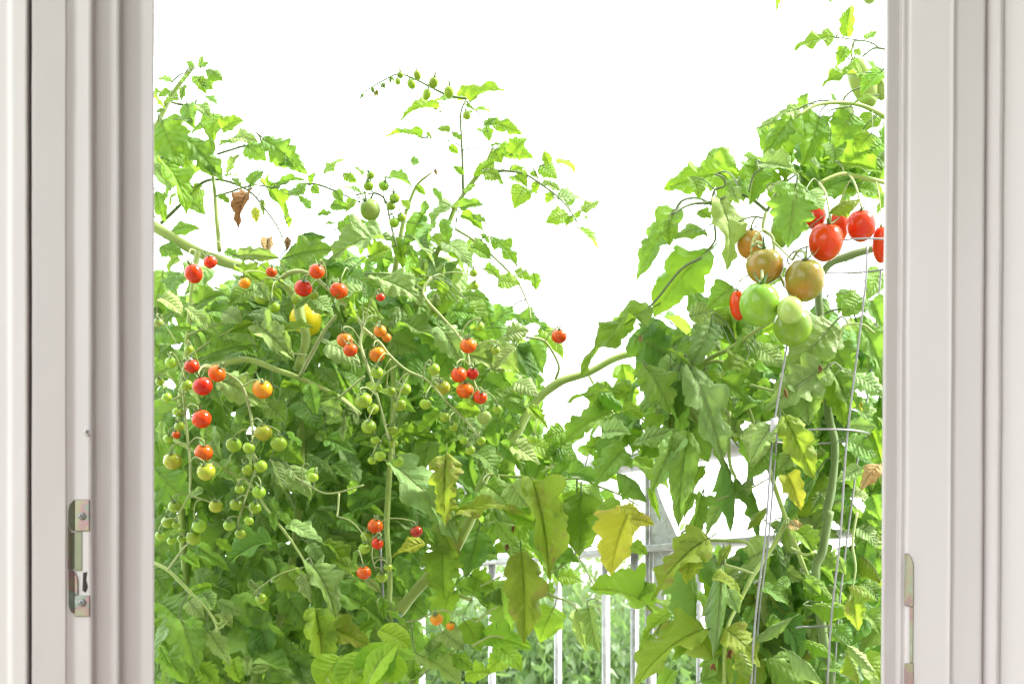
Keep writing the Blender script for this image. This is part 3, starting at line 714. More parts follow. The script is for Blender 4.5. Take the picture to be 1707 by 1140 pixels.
# ------------------------------------------------------------------ leaves seen one by one: region, base, tip, width, class
LEAVES = """
b 240,95 250,35 26 g; 245,88 282,70 24 g; 268,105 347,160 80 d; 215,140 268,225 55 f; 165,180 150,255 32 g; 98,160 32,150 66 f; 92,208 34,238 50 f; 95,215 137,252 46 g; 62,296 28,310 34 g
b 180,275 215,392 78 g; 205,345 88,345 34 p; 225,272 290,338 62 p; 60,355 160,570 165 f; 75,560 175,795 120 f; 180,440 350,640 118 g; 300,320 300,465 95 f; 20,440 70,590 90 p; 20,560 105,690 80 p; 30,690 80,840 80 f
b 345,385 450,345 62 f; 395,430 518,452 72 p; 340,458 430,462 32 g; 385,350 432,335 36 p; 462,468 555,540 84 g; 545,435 752,606 108 g; 372,592 430,505 48 p; 480,645 550,585 68 g; 540,648 662,872 64 f; 585,662 742,630 32 g; 350,612 432,606 24 d; 393,622 437,662 36 g
b 462,695 425,862 78 b; 500,760 508,838 42 y; 562,908 558,1002 48 t; 655,903 650,968 26 b; 540,728 546,802 24 p; 195,730 267,797 62 g; 108,868 242,862 62 d; 50,950 162,985 74 g; 130,1000 90,1065 64 f; 360,970 425,1003 42 d; 430,988 604,1000 54 p
b 830,590 938,525 96 f; 700,695 742,638 62 g; 660,692 735,690 50 g; 770,660 806,694 40 g; 900,855 1042,828 84 f; 800,790 872,788 38 f; 835,835 882,835 30 f; 715,892 838,902 76 d; 660,992 855,960 108 d; 1090,905 868,1005 165 p; 940,880 1004,902 44 g; 920,600 985,642 44 f; 868,742 944,764 54 g; 650,530 690,570 36 g; 1010,600 960,560 36 g
b 1000,690 900,660 40 g; 760,760 700,700 40 g
c 510,240 375,278 66 f; 412,290 253,354 64 f; 518,232 642,186 58 f; 588,252 748,212 62 f; 482,392 418,384 42 f; 342,425 166,436 46 f; 372,402 398,432 18 f; 483,470 527,502 34 f; 560,270 596,292 24 f; 608,295 694,312 44 f; 650,368 704,334 32 d; 678,358 830,418 54 f; 652,398 592,388 48 f; 660,378 672,447 48 f
c 718,480 884,528 70 f; 780,500 856,428 78 f; 698,490 733,548 64 f; 680,470 732,460 28 f; 650,592 728,622 74 f; 690,545 592,612 54 f; 770,582 852,570 38 f; 798,608 854,664 74 f; 834,664 788,768 90 f; 858,680 904,692 38 f; 952,548 932,488 44 f; 918,560 994,628 80 f; 1000,548 1082,608 44 g; 928,645 1014,684 44 p; 868,595 904,616 28 f
c 1000,712 1124,724 110 p; 1118,772 1206,728 84 f; 1036,788 936,832 74 f; 1062,800 1034,848 38 f; 1105,863 1198,978 74 f; 1120,800 1148,828 26 f; 1040,742 1084,700 40 g; 598,950 684,1012 86 f; 690,908 806,1044 76 f; 632,890 674,934 34 f; 650,1050 718,1098 44 g; 720,1108 814,1124 86 f; 800,1060 864,1104 44 f; 882,1075 892,1144 44 f
c 540,758 646,748 48 d; 560,790 634,804 42 d; 545,798 644,874 44 f; 502,758 388,884 100 p; 400,900 444,974 86 f; 470,930 594,1055 118 p; 402,1020 474,1145 140 p; 200,620 314,672 66 g; 300,535 342,545 46 d; 160,890 224,924 50 g; 270,900 334,924 40 g; 330,835 374,835 34 g; 110,985 205,960 80 f; 350,960 420,1040 90 g; 240,960 330,1000 70 p
d 135,105 85,208 128 g; 225,245 350,208 86 g; 290,282 395,315 104 g; 360,290 432,332 86 p; 180,272 268,372 50 p; 435,95 612,232 88 f; 530,358 674,502 108 p; 640,392 765,368 50 f; 480,292 645,342 76 p; 260,500 485,450 80 g; 850,438 985,545 118 p; 636,648 906,728 86 f; 730,715 792,835 120 d; 840,800 914,800 64 g; 848,888 974,955 86 g; 780,975 905,1085 120 d; 350,615 545,732 118 p
d 395,820 474,820 64 g; 232,798 168,868 70 f; 640,920 726,1004 86 f; 615,1045 745,1145 108 p; 800,550 885,645 80 g; 280,850 335,975 76 p; 920,800 954,874 46 g; 796,860 834,892 44 g; 400,440 495,492 70 f; 790,228 866,304 96 p; 60,560 130,640 80 g; 60,220 150,300 80 p; 40,380 150,420 90 g; 1000,600 900,560 90 g; 560,720 640,800 90 g; 700,900 620,860 80 d; 330,1010 420,1090 80 g; 40,1060 130,1140 90 d; 480,180 380,250 80 g; 600,420 520,480 60 g
d 960,120 1080,200 110 g; 1000,190 900,260 90 p; 1080,280 980,330 90 f; 880,1010 960,1100 90 g; 540,560 620,640 80 d; 700,640 620,700 80 g; 70,780 20,860 80 d; 220,720 130,700 70 g
e 70,130 295,255 120 p; 90,228 195,255 106 d; 190,350 365,424 128 g; 385,365 472,525 118 p; 160,420 275,475 118 g; 200,500 305,555 86 d; 540,392 645,472 96 f; 520,490 745,575 108 p; 335,50 455,228 150 p; 500,210 605,232 56 d; 520,248 595,345 86 g; 640,335 724,285 86 g; 718,322 885,382 78 g; 700,392 795,378 86 p; 740,448 834,645 96 d; 800,430 862,565 108 d; 640,432 745,565 108 p; 812,560 852,755 78 d; 868,358 955,494 76 f; 600,620 705,685 86 g
e 740,620 835,685 96 p; 808,738 888,834 56 f; 380,800 455,884 60 f; 180,850 355,892 70 f; 240,900 355,965 128 d; 660,800 755,832 96 g; 730,920 845,1005 108 p; 840,920 965,994 86 f; 965,850 878,884 76 f; 940,920 1025,1005 86 g; 440,740 540,820 100 d; 80,330 20,420 90 g; 300,560 220,620 90 g; 420,180 360,300 90 f; 250,160 340,120 80 f; 620,720 700,780 80 g; 560,960 640,1060 110 g; 330,900 300,1040 100 d; 40,140 100,160 46 f; 300,730 220,800 80 d; 700,700 780,760 90 g; 470,280 420,350 80 g
f 590,430 415,528 140 g; 700,340 855,434 98 p; 800,450 864,534 60 p; 880,438 1014,604 86 f; 820,560 920,795 128 p; 672,588 744,664 118 f; 620,520 684,715 86 d; 680,678 785,845 118 d; 760,600 804,725 66 p; 500,678 584,765 126 f; 390,800 690,1006 210 d; 270,688 314,764 76 p; 200,730 264,804 76 p; 160,830 230,1060 150 g; 60,738 184,885 140 d; 300,888 394,1035 86 p; 350,790 404,854 64 p; 240,458 384,562 56 g; 40,80 184,245 158 g
f 180,500 244,554 54 f; 830,780 860,1030 135 o; 930,680 1180,870 165 g; 860,850 1085,955 126 o; 700,58 796,206 86 p; 800,0 935,125 110 d; 820,270 924,335 78 d; 960,310 1045,374 76 g; 850,320 985,425 108 d; 580,230 654,314 76 g; 660,288 694,344 44 f; 560,860 600,1000 120 d; 480,1040 700,1090 130 d; 740,1030 830,1140 120 d; 420,1020 450,1120 80 f; 90,1000 170,1120 100 g; 30,600 90,700 90 d; 500,560 600,640 100 d; 350,500 450,620 110 d; 330,640 420,700 90 d; 930,560 1010,660 100 d; 250,1040 330,1140 90 f; 1010,640 1100,700 90 d; 280,560 250,660 80 d
f 945,1015 860,1140 150 F; 1190,960 1060,1120 150 F; 1060,1000 960,1140 120 F
g 175,55 455,398 195 p; 430,10 430,335 150 o; 485,300 805,300 130 o; 870,150 935,570 170 o; 1085,185 1085,475 175 f; 590,380 535,590 130 d; 390,350 480,505 140 o; 310,435 175,500 86 y; 195,510 240,662 80 g; 420,480 430,700 170 f; 450,690 440,845 130 f; 480,650 630,760 98 g; 810,510 818,892 165 o; 700,680 745,892 140 g; 965,768 905,920 138 f; 620,905 845,965 110 f; 690,950 805,1065 100 f; 530,835 600,965 110 f; 945,480 1085,525 78 g; 1000,600 1095,625 76 f
g 1085,780 1130,965 66 p; 1145,770 1195,965 76 p; 345,985 485,898 118 g; 470,1000 555,1065 86 f; 310,1000 490,1140 150 p; 540,1085 645,1085 96 f; 680,350 745,435 66 d; 740,420 780,520 80 g; 560,600 660,660 100 f; 640,640 720,740 110 g; 900,640 960,720 80 g; 230,700 330,800 90 d; 640,150 760,280 120 g; 760,150 840,250 120 p; 620,200 560,300 100 g; 950,100 1040,180 100 g; 1050,90 1180,140 90 g; 250,900 330,980 80 g; 720,1000 640,1080 90 f; 420,880 510,960 100 p
g 105,870 235,945 100 F; 40,1130 175,955 130 F; 180,1000 160,1120 100 F
c 545,330 600,300 34 f; 500,405 540,440 30 f; 560,690 610,650 36 f; 690,600 740,660 50 f; 545,600 500,560 30 f; 900,640 880,690 40 f; 970,690 940,740 44 f; 1080,810 1110,770 30 f; 600,800 660,830 36 g; 640,940 600,900 34 f; 440,720 400,660 36 g; 290,760 250,720 40 f; 330,660 370,700 30 f
b 110,240 60,270 46 f; 150,165 190,130 36 f; 205,90 170,60 30 g; 250,160 300,200 50 f; 270,230 320,270 50 g; 300,600 260,560 50 f; 330,700 380,740 40 f; 620,560 660,520 40 g; 760,640 790,590 44 f; 880,680 920,730 44 g; 970,720 930,780 50 f; 240,650 200,700 50 f
r 410,150 152,202 80 f; 320,255 115,395 100 g; 240,442 292,368 54 f; 195,410 225,455 52 f; 395,240 486,292 56 f; 310,342 425,352 88 p; 395,430 268,588 118 g; 375,540 495,664 118 d; 505,330 585,270 78 f; 20,355 114,402 66 f; 455,470 544,522 46 f; 455,395 634,338 66 p; 195,645 190,905 158 f; 205,598 285,715 66 p; 295,690 384,785 118 f; 425,715 345,995 172 y; 440,755 534,780 58 y; 385,700 464,722 66 y; 430,882 505,922 66 f; 100,420 30,480 80 g; 150,500 60,560 80 g
r 640,378 538,605 90 p; 700,368 662,755 120 g; 575,125 655,335 160 g; 655,150 744,295 98 d; 720,55 855,465 138 p; 720,338 795,475 108 d; 832,300 862,495 66 d; 880,478 905,785 60 d C; 930,558 992,694 46 d C; 765,655 698,865 68 g; 852,688 798,824 68 d; 1000,618 1032,835 46 d C; 1040,330 1005,495 110 p; 865,90 965,175 128 f; 930,265 1105,198 68 g; 530,618 572,752 34 f; 735,640 688,744 44 g; 760,510 730,620 80 f; 1080,700 990,800 60 d C; 560,170 480,240 90 g; 800,110 770,230 110 g; 960,180 930,330 110 d
r 780,860 565,1110 190 o; 1080,430 990,560 90 g; 640,20 560,110 100 p; 940,40 1010,120 90 d; 1010,560 960,660 60 d
a 1076,518 978,620 48 f; 1082,1012 993,985 66 f; 1078,972 1062,1000 30 f; 1060,560 1120,600 60 g; 1110,570 1070,640 50 g; 1148,600 1130,690 56 g; 1030,560 1060,520 30 f
v 585,372 535,925 150 p C; 340,285 385,830 150 g C; 410,230 355,485 160 o; 450,805 70,1150 210 o; 540,468 694,604 128 o; 1110,450 1275,610 165 f; 1015,722 768,884 80 p C; 1150,645 1405,695 98 f; 1105,868 1285,965 98 f; 880,990 1110,1150 230 g; 1000,925 1205,1145 66 p; 1120,355 1325,605 168 d; 1380,898 1535,1055 98 p; 1400,520 1545,605 148 o; 1420,615 1445,785 110 o; 925,250 985,525 118 d; 1065,175 1155,325 138 f; 245,698 98,855 98 f; 135,835 58,935 76 g; 620,800 810,1010 190 o
v 1460,330 1575,485 118 d; 1385,955 1445,1135 108 o; 640,258 560,375 70 o; 600,560 500,640 100 d; 760,640 700,760 110 d; 850,520 1000,640 130 g; 900,760 1010,860 120 d; 1240,330 1330,420 90 g; 1460,150 1560,250 110 d; 1300,780 1400,880 110 g; 700,930 760,1100 140 o; 1500,700 1580,820 100 g; 1480,980 1580,1120 120 f; 480,300 560,380 90 d; 660,330 760,430 100 d; 550,980 470,1100 110 g; 1180,960 1140,1110 100 g; 800,560 720,480 90 d; 1010,330 940,420 90 d; 1480,500 1570,600 100 d
q 402,175 183,240 118 f; 232,338 72,622 108 g; 352,405 222,455 108 f; 212,368 215,474 56 f; 308,200 332,284 66 f; 362,498 168,742 138 f; 335,328 388,358 56 f; 420,285 445,585 150 p; 565,150 545,305 120 f; 600,125 478,108 70 f; 605,130 744,184 96 p; 735,222 700,485 160 g @1.80; 790,250 850,330 110 g @1.80; 790,130 856,224 128 d; 830,262 994,198 108 g; 930,128 1095,172 80 f; 965,100 1095,38 138 f; 1005,232 1095,264 78 f; 880,332 1004,282 78 o @1.81; 500,200 520,290 100 g; 470,230 500,300 60 p; 640,220 690,270 70 p
q 385,788 300,975 98 p; 270,848 85,1005 120 g; 395,760 504,824 66 f; 470,640 375,725 100 f; 885,738 845,780 80 d; 955,658 915,745 66 d; 1085,578 1028,688 80 d; 880,805 705,995 165 p; 890,880 975,1045 110 g; 985,788 1085,1045 110 g; 845,985 635,1135 150 p; 885,985 945,1145 108 g; 980,1008 1085,1085 88 p; 370,1000 425,1145 90 f; 525,945 445,1105 110 f; 590,898 685,975 98 g; 500,980 545,1105 110 d; 120,980 205,1145 128 g; 1000,690 930,760 90 g; 160,780 100,860 90 g; 300,760 390,740 80 p; 240,900 330,960 90 g; 560,860 480,960 110 g; 1050,700 1090,800 80 g; 760,900 830,990 90 d; 680,560 620,640 60 g; 860,690 820,780 90 d
p 882,155 722,212 88 f; 945,142 962,22 56 f; 1022,166 1072,132 34 f; 942,198 903,278 54 f; 978,208 1004,230 36 f; 1020,260 1080,310 70 f; 1005,308 836,365 68 f @1.84; 1085,300 1000,400 90 f @1.85; 1060,400 960,440 70 f @1.85; 770,445 796,376 54 g; 742,452 556,545 68 p; 722,480 592,660 90 f; 830,488 758,695 120 f; 965,478 898,614 120 f; 640,-40 652,62 36 f; 870,-10 880,15 20 g; 1060,480 1000,560 90 f; 880,600 900,690 90 g; 1040,560 980,640 100 f; 1090,600 1010,680 110 f; 900,420 870,380 40 g; 1090,290 1050,340 60 g; 960,660 860,740 110 d; 1080,660 1000,720 90 g
u 570,105 580,395 178 p; 440,395 605,745 160 o; 640,735 395,1105 130 g C; 440,758 524,965 108 y; 735,85 805,405 158 f; 345,245 135,375 128 g; 335,440 208,668 128 p; 845,535 1015,635 148 g; 865,428 1015,442 78 p; 1040,690 930,850 118 t; 880,108 1045,185 108 p; 1000,478 1055,645 66 f; 455,1080 545,1105 70 t; 1000,0 1055,185 78 g; 860,300 960,380 120 g; 60,120 150,260 150 f; 900,640 1000,700 100 d; 150,480 230,560 110 d; 880,880 980,950 110 d; 560,480 620,640 100 g; 560,820 480,920 80 d; 780,680 860,800 110 d; 480,620 390,720 110 d; 1000,900 1050,1040 110 g; 660,880 600,1000 90 g; 900,1000 830,1100 110 d
"""
def rgn_plant(px, py):
    if px > 1000 or (px > 985 and py < 700): return 'C'
    if px < 545: return 'A'
    if px < 700 and py > 560: return 'A' if px < 610 else 'B'
    return 'B'
FRONT = {'A': 2.06, 'B': 2.09, 'C': 1.89, 'F': 1.96}
lr = random.Random(11)
VIS = []
for line in LEAVES.strip().splitlines():
    rg, rest = line.split(' ', 1); s_ = REG[rg][2]
    for ent in rest.split(';'):
        t = ent.split()
        if len(t) < 4: continue
        bx, by = map(float, t[0].split(',')); tx, ty = map(float, t[1].split(',')); wd = float(t[2]) / s_; cl = t[3]
        b2, t2 = T(rg, bx, by), T(rg, tx, ty)
        Lp = math.hypot(t2[0] - b2[0], t2[1] - b2[1])
        key = 'F' if cl == 'F' else rgn_plant((b2[0] + t2[0]) / 2, (b2[1] + t2[1]) / 2)
        # paler, larger leaves sit on the outside of the bush, the deep green ones inside
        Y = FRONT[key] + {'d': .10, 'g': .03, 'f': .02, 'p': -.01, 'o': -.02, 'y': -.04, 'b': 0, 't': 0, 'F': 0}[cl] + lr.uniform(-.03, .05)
        if key == 'B' and b2[1] < 460 and b2[0] > 640: Y = 2.17 + lr.uniform(-.03, .03)
        if key == 'A' and b2[1] < 420: Y = 2.13 + lr.uniform(-.04, .03)
        if b2[1] > 420:            # leaves drawn a little past what their neighbours leave in view
            t2 = (t2[0] + (t2[0] - b2[0]) * .12, t2[1] + (t2[1] - b2[1]) * .12); wd *= 1.08
        Lw = Lp * Y / F
        Bp = P(*b2, Y); Tp = P(*t2, Y + Lw * lr.uniform(-.35, .25))
        shape = t[4] if len(t) > 4 and t[4] in LV else ('S' if cl == 'F' else ('T' if Lp < 26 else 'L'))
        if shape == 'L' and Lp > 62: shape = 'X'
        if shape == 'L' and cl in 'od' and lr.random() < .25: shape = 'C'
        if rg == 'v' and len(t) < 5 and lr.random() < .5: shape = 'C'
        wide = 1.25 if shape != 'C' else .95
        for q in t[4:]:
            if q[0] == '@': Bp = P(*b2, float(q[1:])); Tp = P(*t2, float(q[1:]) + Lw * lr.uniform(-.15, .1))
        if cl == 'd' and key == 'C' and b2[1] > 640 and lr.random() < .4: cl = lr.choice('gpo')
        me = lr.choice(LV[shape])
        m = leaf_matrix(Bp, Tp, wd * Y / F * wide, lr.uniform(-.45, .45))
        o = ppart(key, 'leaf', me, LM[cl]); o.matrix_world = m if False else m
        o.matrix_basis = m
        VIS.append(key)
        q0 = Bp - (Tp - Bp) * .18; best = None; bd = .10 if b2[1] < 560 else (.0 if cl in 'oy' else .045)
        for sp in SAMPLES[key]:
            dd = (sp - q0).length
            if dd < bd: bd = dd; best = sp
        if best is not None and bd > .003:
            pth = catmull([Bp + (Tp - Bp) * .03, q0, q0.lerp(best, .55) + Vector((0, 0, .12 * bd)), best], 4); rs = max(.0006, min(.0016, Lw * .014))
            vv, ff = tube_vf(pth, [rs * (1 + .4 * i / len(pth)) for i in range(len(pth))], 5)
            sk = obj('leaf_stalk', mesh('leaf_stalk', vv, ff), M['stalk'], o); sk.matrix_parent_inverse = m.inverted()

# ------------------------------------------------------------------ foliage deep inside the bushes: joined, one part per plant
def inside(poly, x, y):
    c = False; n = len(poly); j_ = n - 1
    for i in range(n):
        xi, yi = poly[i]; xj, yj = poly[j_]
        if (yi > y) != (yj > y) and x < (xj - xi) * (y - yi) / (yj - yi) + xi: c = not c
        j_ = i
    return c
POLY = {
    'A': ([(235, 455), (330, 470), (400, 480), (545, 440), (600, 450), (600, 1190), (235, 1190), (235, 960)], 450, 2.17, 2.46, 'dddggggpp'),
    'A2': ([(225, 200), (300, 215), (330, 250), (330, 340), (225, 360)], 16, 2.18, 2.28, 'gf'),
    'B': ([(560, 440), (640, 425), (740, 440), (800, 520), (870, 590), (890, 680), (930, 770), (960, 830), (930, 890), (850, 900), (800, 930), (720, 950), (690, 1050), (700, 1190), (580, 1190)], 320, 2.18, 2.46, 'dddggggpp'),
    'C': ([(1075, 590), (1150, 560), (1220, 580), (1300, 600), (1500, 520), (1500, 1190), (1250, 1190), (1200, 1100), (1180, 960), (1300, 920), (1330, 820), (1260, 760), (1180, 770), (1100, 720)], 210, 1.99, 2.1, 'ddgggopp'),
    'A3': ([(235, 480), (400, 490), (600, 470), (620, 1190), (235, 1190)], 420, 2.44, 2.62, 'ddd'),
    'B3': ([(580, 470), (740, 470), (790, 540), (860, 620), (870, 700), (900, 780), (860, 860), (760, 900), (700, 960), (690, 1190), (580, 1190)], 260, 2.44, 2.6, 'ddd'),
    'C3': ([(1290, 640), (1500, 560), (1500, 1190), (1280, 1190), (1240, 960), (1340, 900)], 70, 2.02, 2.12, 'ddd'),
    'B4': ([(850, 740), (930, 760), (1000, 800), (1010, 900), (930, 960), (850, 930)], 22, 2.16, 2.3, 'ffgg'),
    'C4': ([(985, 680), (1095, 620), (1110, 740), (1080, 800), (1000, 790)], 20, 2.05, 2.25, 'ffgg'),
    'C5': ([(1120, 960), (1200, 930), (1260, 960), (1260, 1190), (1080, 1190)], 26, 1.97, 2.1, 'fggo'),
    'A4': ([(255, 150), (330, 170), (350, 270), (262, 300)], 12, 2.13, 2.22, 'ffg'),
    'B5': ([(540, 385), (640, 375), (720, 350), (780, 400), (805, 480), (560, 450)], 26, 2.12, 2.3, 'fggp'),
    'C6': ([(1190, 280), (1330, 240), (1480, 260), (1480, 330), (1330, 330), (1215, 360)], 26, 1.95, 2.04, 'fgg'),
    'C7': ([(1150, 520), (1290, 540), (1290, 600), (1160, 590)], 10, 1.95, 2.04, 'fgg'),
    'C2': ([(1300, 290), (1500, 230), (1500, 340), (1350, 330)], 16, 1.95, 2.02, 'gf'),
}
fr_ = random.Random(5)
arr = {}
def mesh_arr(me):
    if me.name not in arr:
        co = np.zeros(len(me.vertices) * 3, np.float32); me.vertices.foreach_get('co', co)
        fc = [tuple(p.vertices) for p in me.polygons]
        li = np.zeros(len(me.loops), np.int32); me.loops.foreach_get('vertex_index', li)
        uvl = np.zeros(len(me.loops) * 2, np.float32); me.uv_layers[0].data.foreach_get('uv', uvl)
        uv = np.zeros((len(me.vertices), 2), np.float32); uv[li] = uvl.reshape(-1, 2)
        arr[me.name] = (co.reshape(-1, 3), fc, uv)
    return arr[me.name]
acc = {}
for kk, (poly, num, ya_, yb_, cls) in POLY.items():
    key = kk[0]; xs = [p[0] for p in poly]; ys = [p[1] for p in poly]; n = 0; guard = 0
    while n < num and guard < 9000:
        guard += 1
        x, y = fr_.uniform(min(xs), max(xs)), fr_.uniform(min(ys), max(ys))
        if not inside(poly, x, y): continue
        n += 1
        Y = fr_.uniform(ya_, yb_); L = (fr_.uniform(32, 62) if kk in ('A4', 'A2', 'C2', 'B5') else fr_.uniform(50, 105)) * 2.1 / F
        ang = fr_.gauss(-math.pi / 2, .8)
        d = Vector((math.cos(ang), fr_.uniform(-.6, .4), math.sin(ang))).normalized()
        Bp = P(x, y, Y) - d * L / 2
        m = leaf_matrix(Bp, Bp + d * L, L * fr_.uniform(.42, .62), fr_.uniform(-.9, .9), Vector((fr_.uniform(-.5, .5), -1, .7)))
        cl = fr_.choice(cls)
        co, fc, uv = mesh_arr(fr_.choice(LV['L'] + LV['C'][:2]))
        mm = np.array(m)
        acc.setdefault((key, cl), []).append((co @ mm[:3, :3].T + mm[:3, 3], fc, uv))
for (key, cl), lst in acc.items():
    V, Fc, U, o_ = [], [], [], 0
    for co, fc, uv in lst:
        V.append(co); U.append(uv); Fc += [tuple(i + o_ for i in f) for f in fc]; o_ += len(co)
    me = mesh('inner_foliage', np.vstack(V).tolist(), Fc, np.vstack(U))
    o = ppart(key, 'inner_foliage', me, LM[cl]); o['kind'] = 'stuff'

# small side leaflets near the surface of the bushes
for kk, num, y_ in (('A', 55, 2.03), ('B', 45, 2.05), ('C', 30, 1.88)):
    poly = POLY[kk][0]; xs = [p[0] for p in poly]; ys = [p[1] for p in poly]; n = 0
    while n < num:
        x, y = fr_.uniform(min(xs), max(xs)), fr_.uniform(min(ys), max(ys))
        if not inside(poly, x, y) or y > 1150: continue
        n += 1; Y = y_ + fr_.uniform(-.02, .10); L = fr_.uniform(26, 52) * Y / F; ang = fr_.gauss(-math.pi / 2, 1.1)
        d = Vector((math.cos(ang), fr_.uniform(-.5, .5), math.sin(ang))).normalized(); Bp = P(x, y, Y)
        o = ppart(kk, 'leaf', fr_.choice(LV['T']), LM[fr_.choice('ffgggpp' if kk != 'C' else 'fggdp')])
        o.matrix_basis = leaf_matrix(Bp, Bp + d * L, L * fr_.uniform(.45, .65), fr_.uniform(-.9, .9))
# ------------------------------------------------------------------ tomatoes
def tomato_mesh(name, kind):
    n, m_ = 20, 12; vs, fs = [], []
    for i in range(m_ + 1):
        t = math.pi * i / m_
        for k in range(n):
            a = 2 * math.pi * k / n
            r = math.sin(t); z = math.cos(t)
            if kind == 'round': z = z * .94 - .16 * math.exp(-(r / .28) ** 2) * (1 if z > 0 else .25); rr = r * (1 + .012 * math.cos(5 * a) * (z > .2))
            elif kind == 'plum': z = z * 1.0 - .13 * math.exp(-(r / .25) ** 2) * (1 if z > 0 else .1); rr = r * (1 + .10 * max(0, -math.cos(t)) ** 2 * 0 + .02 * math.cos(4 * a) * max(0, math.cos(t))) * (1 + .05 * math.cos(t))
            else: z = z; rr = r * (.82 - .22 * math.cos(t)) * (1 + .07 * math.cos(4 * a) * math.sin(t))
            vs.append((rr * math.cos(a), rr * math.sin(a), z))
    for i in range(m_):
        for k in range(n):
            k2 = (k + 1) % n; fs.append((i * n + k, (i + 1) * n + k, (i + 1) * n + k2, i * n + k2))
    return mesh(name, vs, fs)
TMESH = {k: tomato_mesh('tomato_' + k, k) for k in ('round', 'plum', 'lobed')}
def calyx_mesh(seed, long=1.0):
    rr = random.Random(seed); vs, fs = [], []; ns = 5
    for s in range(ns):
        a0 = 2 * math.pi * (s + rr.uniform(-.15, .15)) / ns; L = rr.uniform(.8, 1.2) * long; lift = rr.uniform(.3, 1.7)
        o = len(vs); seg = 5
        for i in range(seg + 1):
            t = i / seg; r = .05 + L * (t * .95 - .18 * lift * t ** 3); z = .05 + .16 * math.sin(t * 1.9) + lift * .62 * t * t - .05 * t
            wd = .13 * (1 - t) ** .8 + .014
            d = Vector((math.cos(a0), math.sin(a0), 0)); e = Vector((-math.sin(a0), math.cos(a0), 0))
            c = d * r + Vector((0, 0, z)); vs += [c - e * wd, c + Vector((0, 0, -.02)), c + e * wd]
        for i in range(seg):
            for q in range(2): fs.append((o + i * 3 + q, o + i * 3 + q + 1, o + i * 3 + q + 4, o + i * 3 + q + 3))
    vv, ff = tube_vf([Vector((0, 0, -.05)), Vector((0, 0, .12))], [.15, .10], 6); o = len(vs); vs += vv; fs += [tuple(i + o for i in f) for f in ff]
    return mesh('calyx', vs, fs)
CAL = [calyx_mesh(i) for i in range(6)]
TOMS = """
d 207,102,86,100 red; 286,48,66 red; 577,95,54 ored; 450,148,56 org; 793,92,76 red; 728,172,86 red; 897,183,86 red; 1095,215,42 red; 530,215,72 grn; 590,262,60 grn; 700,225,62 grn; 778,205,46 grn
d 925,418,78 org; 952,465,70 ored; 1093,375,62 org; 1124,408,46 org; 1080,487,78 org; 198,543,72 red; 318,577,86 ored; 250,637,96 red; 175,634,60 grn; 534,652,96 org; 245,793,96 red; 140,828,50 grn; 125,868,42 ored; 88,886,46 grn; 538,858,86 yg; 398,916,76 grn; 612,910,80 grn
d 255,952,88 ored; 108,993,90 yg; 267,1043,90 yg; 465,1033,60 grn; 525,1018,66 grn; 100,525,56 grn; 1078,572,62 grn; 1015,705,80 grn; 1060,745,58 grn; 1040,830,74 grn; 1070,893,46 grn; 1093,968,56 grn; 770,1050,60 grn; 470,930,60 grn; 48,615,44 grn; 430,1120,42 grn; 40,335,46 pal; 185,460,42 grn; 80,690,48 grn; 130,760,46 grn
e 540,100,42 grn; 543,160,48 grn; 567,353,46 grn; 515,445,80 ored; 645,465,44 grn; 350,558,62 grn; 470,583,78 red; 535,577,60 red; 392,645,76 yg; 499,657,84 ored; 572,690,68 red; 528,712,48 grn; 590,785,70 pal; 213,653,62 grn; 187,727,66 grn; 311,722,58 grn; 403,783,56 grn; 83,640,44 grn; 150,660,38 grn; 650,745,46 grn; 445,830,46 grn; 523,940,50 grn; 575,897,46 grn; 495,893,46 grn; 155,845,52 grn; 180,995,56 grn; 160,910,46 grn; 57,990,42 grn; 820,890,50 grn
e 947,400,76 ored
f 330,250,72 yg; 127,252,72 grn; 247,350,76 grn; 218,410,78 grn; 90,330,66 grn; 52,397,52 grn; 157,415,42 grn; 430,243,64 grn; 545,180,70 grn; 450,165,52 grn; 525,258,66 grn; 397,345,62 grn; 495,323,50 grn; 452,388,56 grn; 815,105,56 grn; 130,345,42 grn; 105,425,42 grn; 1127,350,80 ored; 1137,437,62 red; 1070,582,74 ored; 1072,462,60 grn; 1160,603,60 grn; 1190,555,46 grn; 1080,400,56 grn; 918,700,38 red; 555,712,60 grn
g 282,377,64 dred; 143,557,38 grn; 383,815,66 org; 452,850,44 org
c 105,768,100,112 pal; 222,713,54 grn; 205,750,46 grn; 255,805,44 grn; 220,830,52 grn; 170,655,52 grn; 98,655,52 grn; 108,605,42 grn; 250,130,28,32 grn; 237,160,28,34 grn; 330,130,38,48 grn; 302,172,42,50 grn; 407,165,46,56 grn; 375,220,42,54 grn; 480,210,50,58 grn; 565,320,40,44 grn
"""
BIG = """
q 858,455,146,158 red; 1005,388,122,132 red; 915,388,80,132 red; 812,350,96,104 red; 660,312,54,70 red; 1088,465,76,152 red; 497,715,72,124 red; 585,712,168,182 pgr; 712,737,112,118 pal; 722,805,160,160 pgr; 607,555,160,146 brn; 771,612,168,178 brn; 545,462,112,124 orb; 668,420,76,120 pgr
p 1012,340,112,215 pal; 935,478,82,100 pal; 1088,372,56,84 pal; 1040,-8,54,50 pal
d 745,315,180,150 yel
"""
DEPTH = {(712, 737): 1.77, (722, 805): 1.84, (585, 712): 1.79, (771, 612): 1.82, (607, 555): 1.83, (545, 462): 1.89, (668, 420): 1.88, (858, 455): 1.83, (1005, 388): 1.85, (915, 388): 1.91, (812, 350): 1.92, (660, 312): 1.93, (1088, 465): 1.87, (497, 715): 1.87, (745, 315): 2.16}
tr_ = random.Random(3)
def nearest(key, p, lim):
    best = None; bd = lim
    for s in TRUSS[key]:
        d = (s - p).length
        if d < bd: bd = d; best = s
    return best
